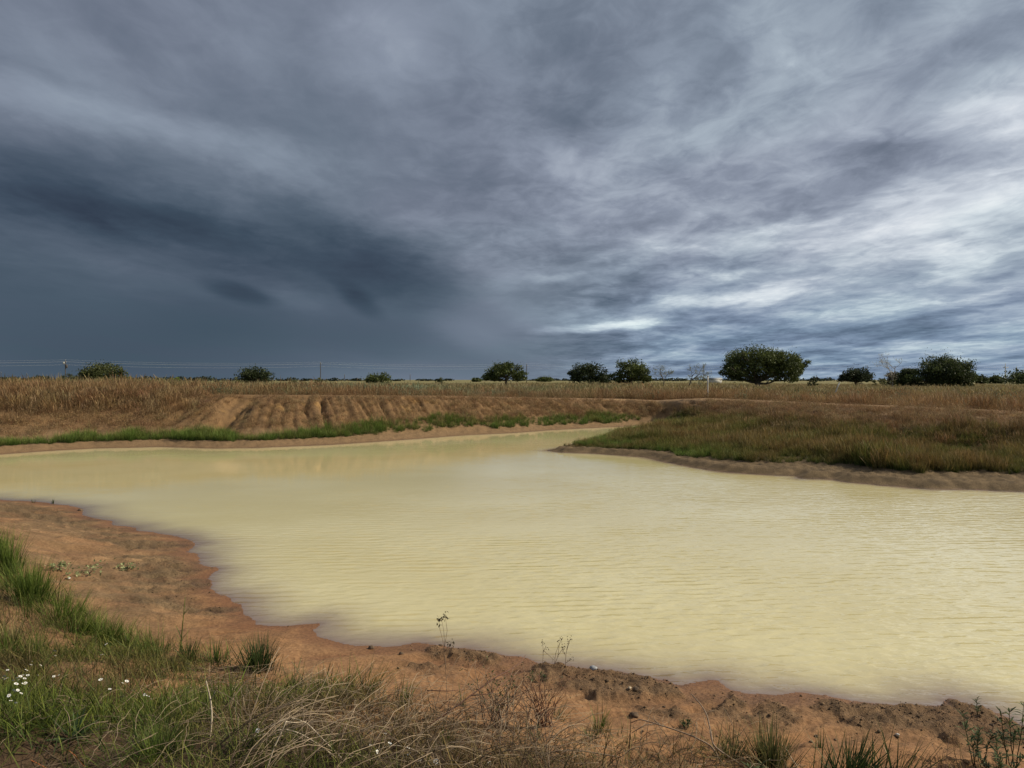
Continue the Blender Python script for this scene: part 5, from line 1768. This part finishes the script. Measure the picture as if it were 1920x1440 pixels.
for i, (u, v, wpx, lab) in enumerate([(112, 1068, 20, "pale green creeping plant on the left beach, leftmost of three"), (168, 1076, 40, "largest pale green creeping plant on the left beach"),
                                     (238, 1070, 22, "pale green creeping plant on the left beach nearest the water")]):
    r = np.random.default_rng(500 + i)
    p = on_ground(u, v)
    Wd = wpx / FPX * p.y
    root = link("creeping_plant", None, loc=p, label=lab, category="plant", group="pale creeping plants")
    g = Geo()
    for k in range(7):
        e = np.array([r.normal(0, 0.35) * Wd, r.normal(0, 0.5) * Wd, r.uniform(0.02, 0.08)])
        g.tube([(0, 0, 0), e * 0.5 + np.array([0, 0, 0.02]), e], [0.003, 0.0025, 0.002], 4)
    link("stem", g.mesh("stem", M_TWIG, True), root)
    g = Geo()
    n = 90
    g.leaves(np.stack([r.normal(0, 0.34, n) * Wd, r.normal(0, 0.6, n) * Wd, r.uniform(0.01, 0.09, n)], 1), r.uniform(0.02, 0.05, n), r, aspect=0.8, up=1.2)
    link("foliage", g.mesh("foliage", M_LEAF, False, (0.16, 0.19, 0.07), (0.36, 0.37, 0.19)), root, kind="stuff")


# ------------------------------------------------------------------ single sticks, stalks, twine
def stick(pts, D, label, rad, mat, name="dead_stick", cat="stick", twigs=(), group=None, lift0=None):
    """a stick given by its photo outline; D = distance of each outline point from the camera"""
    P = []
    D = np.interp(np.linspace(0, 1, len(pts)), np.linspace(0, 1, len(D)), D)
    for (u, v), d_ in zip(pts, D):
        P.append(((u - 960) / FPX * d_, d_, CAM_H - (v - HZ) / FPX * d_))
    P = np.array(P)
    org = P[0].copy()
    root = link(name, None, loc=org, label=label, category=cat, group=group)
    t = np.linspace(0, len(P) - 1, (len(P) - 1) * 5 + 1)
    Q = np.stack([np.interp(t, np.arange(len(P)), P[:, i]) for i in range(3)], 1)
    k = np.array([0.25, 0.5, 0.25])
    for _ in range(2):
        Q[1:-1] = k[0] * Q[:-2] + k[1] * Q[1:-1] + k[2] * Q[2:]
    g = Geo()
    g.tube(Q - org, np.linspace(rad, rad * 0.55, len(Q)), 6)
    stem_o = link("stem", g.mesh("stem", mat, True), root)
    for tw in twigs:
        T = np.array([((u - 960) / FPX * d_, d_, CAM_H - (v - HZ) / FPX * d_) for u, v, d_ in tw])
        g = Geo()
        g.tube(T - org, np.linspace(rad * 0.75, rad * 0.4, len(T)), 5)
        link("side_twig", g.mesh("side_twig", mat, True), stem_o)
    return root


def dist(u, v):
    return on_ground(u, v).y


d1 = dist(392, 1388)
stick([(392, 1392), (396, 1345), (394, 1315), (385, 1278)], [d1, d1 + 0.05], "pale forked stick standing upright in the left grass", 0.0052, M_STRAW,
      twigs=[[(394, 1314, d1 + 0.03), (401, 1300, d1 + 0.03), (406, 1288, d1 + 0.04)]])
d2 = dist(498, 1452)
stick([(498, 1446), (512, 1405), (525, 1378), (536, 1353)], [d2, d2 + 0.06], "pale straight stalk rising from the bottom edge among dead stems", 0.0042, M_STRAW,
      twigs=[[(535, 1355, d2 + 0.06), (553, 1357, d2 + 0.1), (574, 1354, d2 + 0.12)]])
d3 = dist(640, 1432)
stick([(640, 1424), (608, 1392), (575, 1357), (540, 1345), (480, 1378), (440, 1408)], [d3, d3 + 0.15, d3], "tallest arching pale stalk at bottom left of centre", 0.0036, M_STRAW, name="dead_stalk", group="arching dead stalks")
stick([(630, 1424), (600, 1400), (560, 1376), (530, 1368), (480, 1382), (452, 1392)], [d3 - 0.05, d3 + 0.05, d3 - 0.05], "second arching pale stalk just under the tallest one", 0.0034, M_STRAW, name="dead_stalk", group="arching dead stalks")
d4 = dist(806, 1432)
stick([(806, 1430), (775, 1406), (735, 1398), (690, 1415), (660, 1436)], [d4, d4 + 0.08, d4], "low arching stalk between white flowers at bottom centre", 0.0030, M_STRAW, name="dead_stalk", group="arching dead stalks")
d5 = dist(1415, 1452)
stick([(1415, 1452), (1390, 1410), (1338, 1400), (1330, 1380), (1318, 1330), (1297, 1303)][:1] + [(1392, 1412), (1345, 1408), (1338, 1402), (1334, 1375), (1326, 1340), (1313, 1320), (1297, 1303)][2:], [d5 + 0.1, d5 + 0.3, d5 + 0.55],
      "bent pale broken branch pointing up toward the water", 0.0062, M_TWIG, name="broken_branch", cat="branch")
stick([(1352, 1428), (1335, 1400), (1300, 1382), (1260, 1368), (1228, 1358), (1200, 1350), (1184, 1357)], [d5 + 0.2, d5 + 0.35, d5 + 0.5], "long broken branch lying leftward from the bent branch's foot", 0.0055, M_TWIG,
      name="broken_branch", cat="branch", twigs=[[(1232, 1359, d5 + 0.42), (1210, 1361, d5 + 0.45), (1185, 1376, d5 + 0.4)], [(1240, 1362, d5 + 0.42), (1228, 1352, d5 + 0.46), (1226, 1344, d5 + 0.48)]])
d6 = dist(820, 1400)
stick([(796, 1366), (850, 1330), (890, 1300), (930, 1270), (955, 1258), (975, 1245), (985, 1230)], [d6 + 0.15, d6 + 0.35, d6 + 0.6], "long dark branch slanting up right through the twiggy shrub", 0.0046, M_REDTWIG, name="broken_branch", cat="branch",
      twigs=[[(880, 1306, d6 + 0.38), (920, 1302, d6 + 0.42), (952, 1275, d6 + 0.5)], [(800, 1296, d6 + 0.5), (840, 1297, d6 + 0.52), (870, 1294, d6 + 0.55)]])
d7 = dist(1000, 1420)
stick([(1000, 1424), (1040, 1410), (1080, 1408), (1130, 1416), (1165, 1422)], [d7, d7 + 0.05, d7], "dark curved branch lying on the sand at bottom centre", 0.0052, M_TWIG, name="broken_branch", cat="branch")
d8 = dist(1496, 1446)
stick([(1497, 1442), (1478, 1412), (1474, 1402)], [d8, d8 + 0.04], "short pale stick beside the dense rushy tuft", 0.0040, M_STRAW)
d9 = dist(60, 1402)
stick([(8, 1396), (40, 1420), (84, 1442)], [d9 + 0.05, d9 - 0.15], "orange cord lying on the ground in the bottom left corner", 0.0032, M_TWINE, name="orange_cord", cat="cord")
d10 = dist(120, 1406)
stick([(82, 1372), (103, 1390), (124, 1408), (140, 1420), (158, 1442)], [d10 + 0.2, d10, d10 - 0.22], "orange-red cord running down past the broad-leaved tuft", 0.0036, M_TWINE, name="orange_cord", cat="cord")


def rosette(u, v, wpx, label, seed):
    r = np.random.default_rng(seed)
    p = on_ground(u, v)
    Wd = wpx / FPX * p.y
    root = link("leaf_rosette", None, loc=p, label=label, category="plant")
    for k in range(22):
        g = Geo()
        g.blades([(0, 0, 0.0)], r.random() * 6.28, r.uniform(0.5, 1.35), Wd * r.uniform(0.35, 0.62), 0.013, r.uniform(0.0, 0.5), 5, r=r, prof=[0.4, 0.9, 1, 0.85, 0.55, 0.05])
        link("leaf", g.mesh("leaf", M_GRASS, False, (0.035, 0.065, 0.022), (0.085, 0.135, 0.055)), root)


rosette(138, 1392, 110, "broad-leaved green rosette at bottom left beside the orange-red cord", 120)


# ------------------------------------------------------------------ white wildflowers
def flower_proto(seed):
    r = np.random.default_rng(seed)
    petals = Geo(); stem = Geo()
    n = 7
    for k in range(n):
        a = 6.283 * k / n + r.normal(0, 0.12)
        d_ = np.array([math.cos(a), math.sin(a), 0.25]); s = np.array([-math.sin(a), math.cos(a), 0])
        L = 0.0125
        petals.add([(0, 0, 0), d_ * L * 0.6 + s * 0.0052, d_ * L, d_ * L * 0.6 - s * 0.0052], None, [[0, 1, 2, 3]])
    return petals


FLOWERS = {
    "dense patch": ([(6, 1270), (12, 1258), (10, 1274), (22, 1278), (30, 1273), (36, 1270), (33, 1277), (40, 1268), (44, 1274), (46, 1282), (24, 1297), (31, 1296), (37, 1302), (15, 1306), (18, 1316), (27, 1320), (2, 1273), (50, 1268), (47, 1258),
                     (56, 1248), (58, 1242), (69, 1268), (74, 1249), (42, 1284), (28, 1284)],
                    "in the dense patch at the left edge", "white wildflowers in the left edge patch"),
    "chain": ([(99, 1270), (108, 1268), (187, 1276), (229, 1283), (236, 1279), (246, 1297), (230, 1308), (270, 1304), (275, 1307), (281, 1313), (204, 1294)],
              "in the loose chain across the left grass", "white wildflowers in the left chain"),
    "upper": ([(101, 1222), (198, 1209), (190, 1229), (102, 1231)], "of the few near the row of tufts", "white wildflowers near the tuft row"),
    "centre": ([(721, 1378), (730, 1396), (695, 1400), (765, 1405), (794, 1411), (706, 1412), (715, 1425), (657, 1420), (787, 1427), (817, 1430), (738, 1426), (767, 1416)],
               "among dead stems at bottom centre", "white wildflowers at bottom centre"),
    "pair": ([(907, 1424), (918, 1434)], "of the pair right of the dead stems", "pair of white wildflowers"),
    "lone": ([(356, 1292), (482, 1372)], "of two beside the pale sticks and straw heap", "single white wildflowers by the sticks"),
}
_pet = [flower_proto(s).mesh("petals", M_PETAL) for s in range(3)]
_cg = Geo(); _cg.tube([(0, 0, 0.001), (0, 0, 0.004), (0, 0, 0.006)], [0.004, 0.0035, 0.001], 6)
_cen = _cg.mesh("flower_centre", M_STRAW)
_sg = Geo(); _sg.tube([(0, 0, -0.16), (0.01, 0, -0.08), (0, 0, 0)], [0.0013, 0.0012, 0.001], 4)
_stm = _sg.mesh("stem", M_GRASS, True, TG_A, TG_B)
_fr = np.random.default_rng(130)
ORD = "first second third fourth fifth sixth seventh eighth ninth tenth eleventh twelfth thirteenth fourteenth fifteenth sixteenth seventeenth eighteenth nineteenth twentieth twenty-first twenty-second twenty-third twenty-fourth twenty-fifth".split()
for key, (spots, where, grp) in FLOWERS.items():
    spots = sorted(spots)
    for fi, (u, v) in enumerate(spots):
        lab = "white wildflower, %s from left %s" % (ORD[fi], where)
        if len(spots) == 2:
            lab = "white wildflower, %s %s" % (("left one", "right one")[fi], where)
        gp = on_ground(u, min(v + 52, 1446))
        d_ = gp.y + 0.02
        pos = Vector(((u - 960) / FPX * d_, d_, CAM_H - (v - HZ) / FPX * d_))
        o = link("wildflower", None, loc=pos, label=lab, category="flower", group=grp)
        o.rotation_euler = (_fr.normal(0.35, 0.35), _fr.normal(0.2, 0.35), _fr.uniform(0, 6.28))
        s = _fr.uniform(0.65, 1.15)
        o.scale = (s, s, 1.0)
        link("petals", _pet[_fr.integers(0, 3)], o, kind="stuff")
        link("flower_centre", _cen, o)
        link("stem", _stm, o)


# ------------------------------------------------------------------ clods and stones one can pick out
def clod(u, v, wpx, label, seed, mat=None, name="soil_clod", flat=0.6):
    r = np.random.default_rng(seed)
    p = on_ground(u, v)
    s = wpx / FPX * p.y / 2
    lat, lon = 7, 10
    V = []
    for i in range(lat + 1):
        ph = math.pi * i / lat
        for j in range(lon):
            th = 2 * math.pi * j / lon
            V.append((math.sin(ph) * math.cos(th), math.sin(ph) * math.sin(th), math.cos(ph)))
    V = np.array(V)
    nz = 0.75 + 0.9 * np.abs(fbm(V[:, 0] * 1.6 + seed, V[:, 1] * 1.6 + V[:, 2] * 1.3, 3))
    V = V * nz[:, None] * np.array([1, 0.8, flat]) * s
    f = []
    for i in range(lat):
        for j in range(lon):
            f.append([i * lon + j, (i + 1) * lon + j, (i + 1) * lon + (j + 1) % lon, i * lon + (j + 1) % lon])
    g = Geo(); g.add(V, None, f)
    me = g.mesh(name, mat or M_CLOD, False)
    o = link(name, me, loc=(p.x, p.y, p.z + s * flat * 0.35), label=label, category="clod" if name == "soil_clod" else "stone", group="clods on the near shore" if name == "soil_clod" else None)
    o.rotation_euler = (0, 0, r.uniform(0, 6.28))


for i, (u, v, w, lab) in enumerate([(1193, 1296, 16, "dark clod beside a pale pebble on the long gravel crust"), (1190, 1346, 20, "lumpy pale-topped clod on the sand left of the broken branches"),
                                    (696, 1218, 14, "small dark clod at the waterline on the sand bar"), (1246, 1328, 7, "tiny dark clod alone on smooth sand left of the bent branch"),
                                    (1532, 1384, 9, "dark clod, left of a small group on the right sand"), (1522, 1394, 8, "lowest dark clod of the small group on the right sand"),
                                    (1568, 1391, 6, "tiny reddish clod right of the small group"), (1650, 1376, 8, "small clod on the sand edge below the gravel bank"),
                                    (1684, 1384, 10, "dark clod under a pale stone near the gravel bank"), (150, 958, 10, "dark clod at the tip of the left spit"),
                                    (752, 1228, 10, "dark clod on the sand bar left of the thin weed stalk"), (826, 1212, 8, "small dark clod at the water by the thin weed stalk"),
                                    (1862, 1362, 9, "dark round clod on the far right gravel")]):
    clod(u, v, w, lab, 700 + i)
clod(1181, 1292, 8, "small pale pebble on the long gravel crust", 720, M_STRAW, "pebble")
clod(1685, 1380, 7, "small pale stone resting on the sand near the gravel bank", 721, M_CONC, "pebble")
clod(1113, 1256, 15, "grey-blue stone at the waterline on the long gravel crust", 722, M_ROOF, "pebble")
clod(128, 1086, 7, "small pale pebble on the left beach", 723, M_CONC, "pebble")
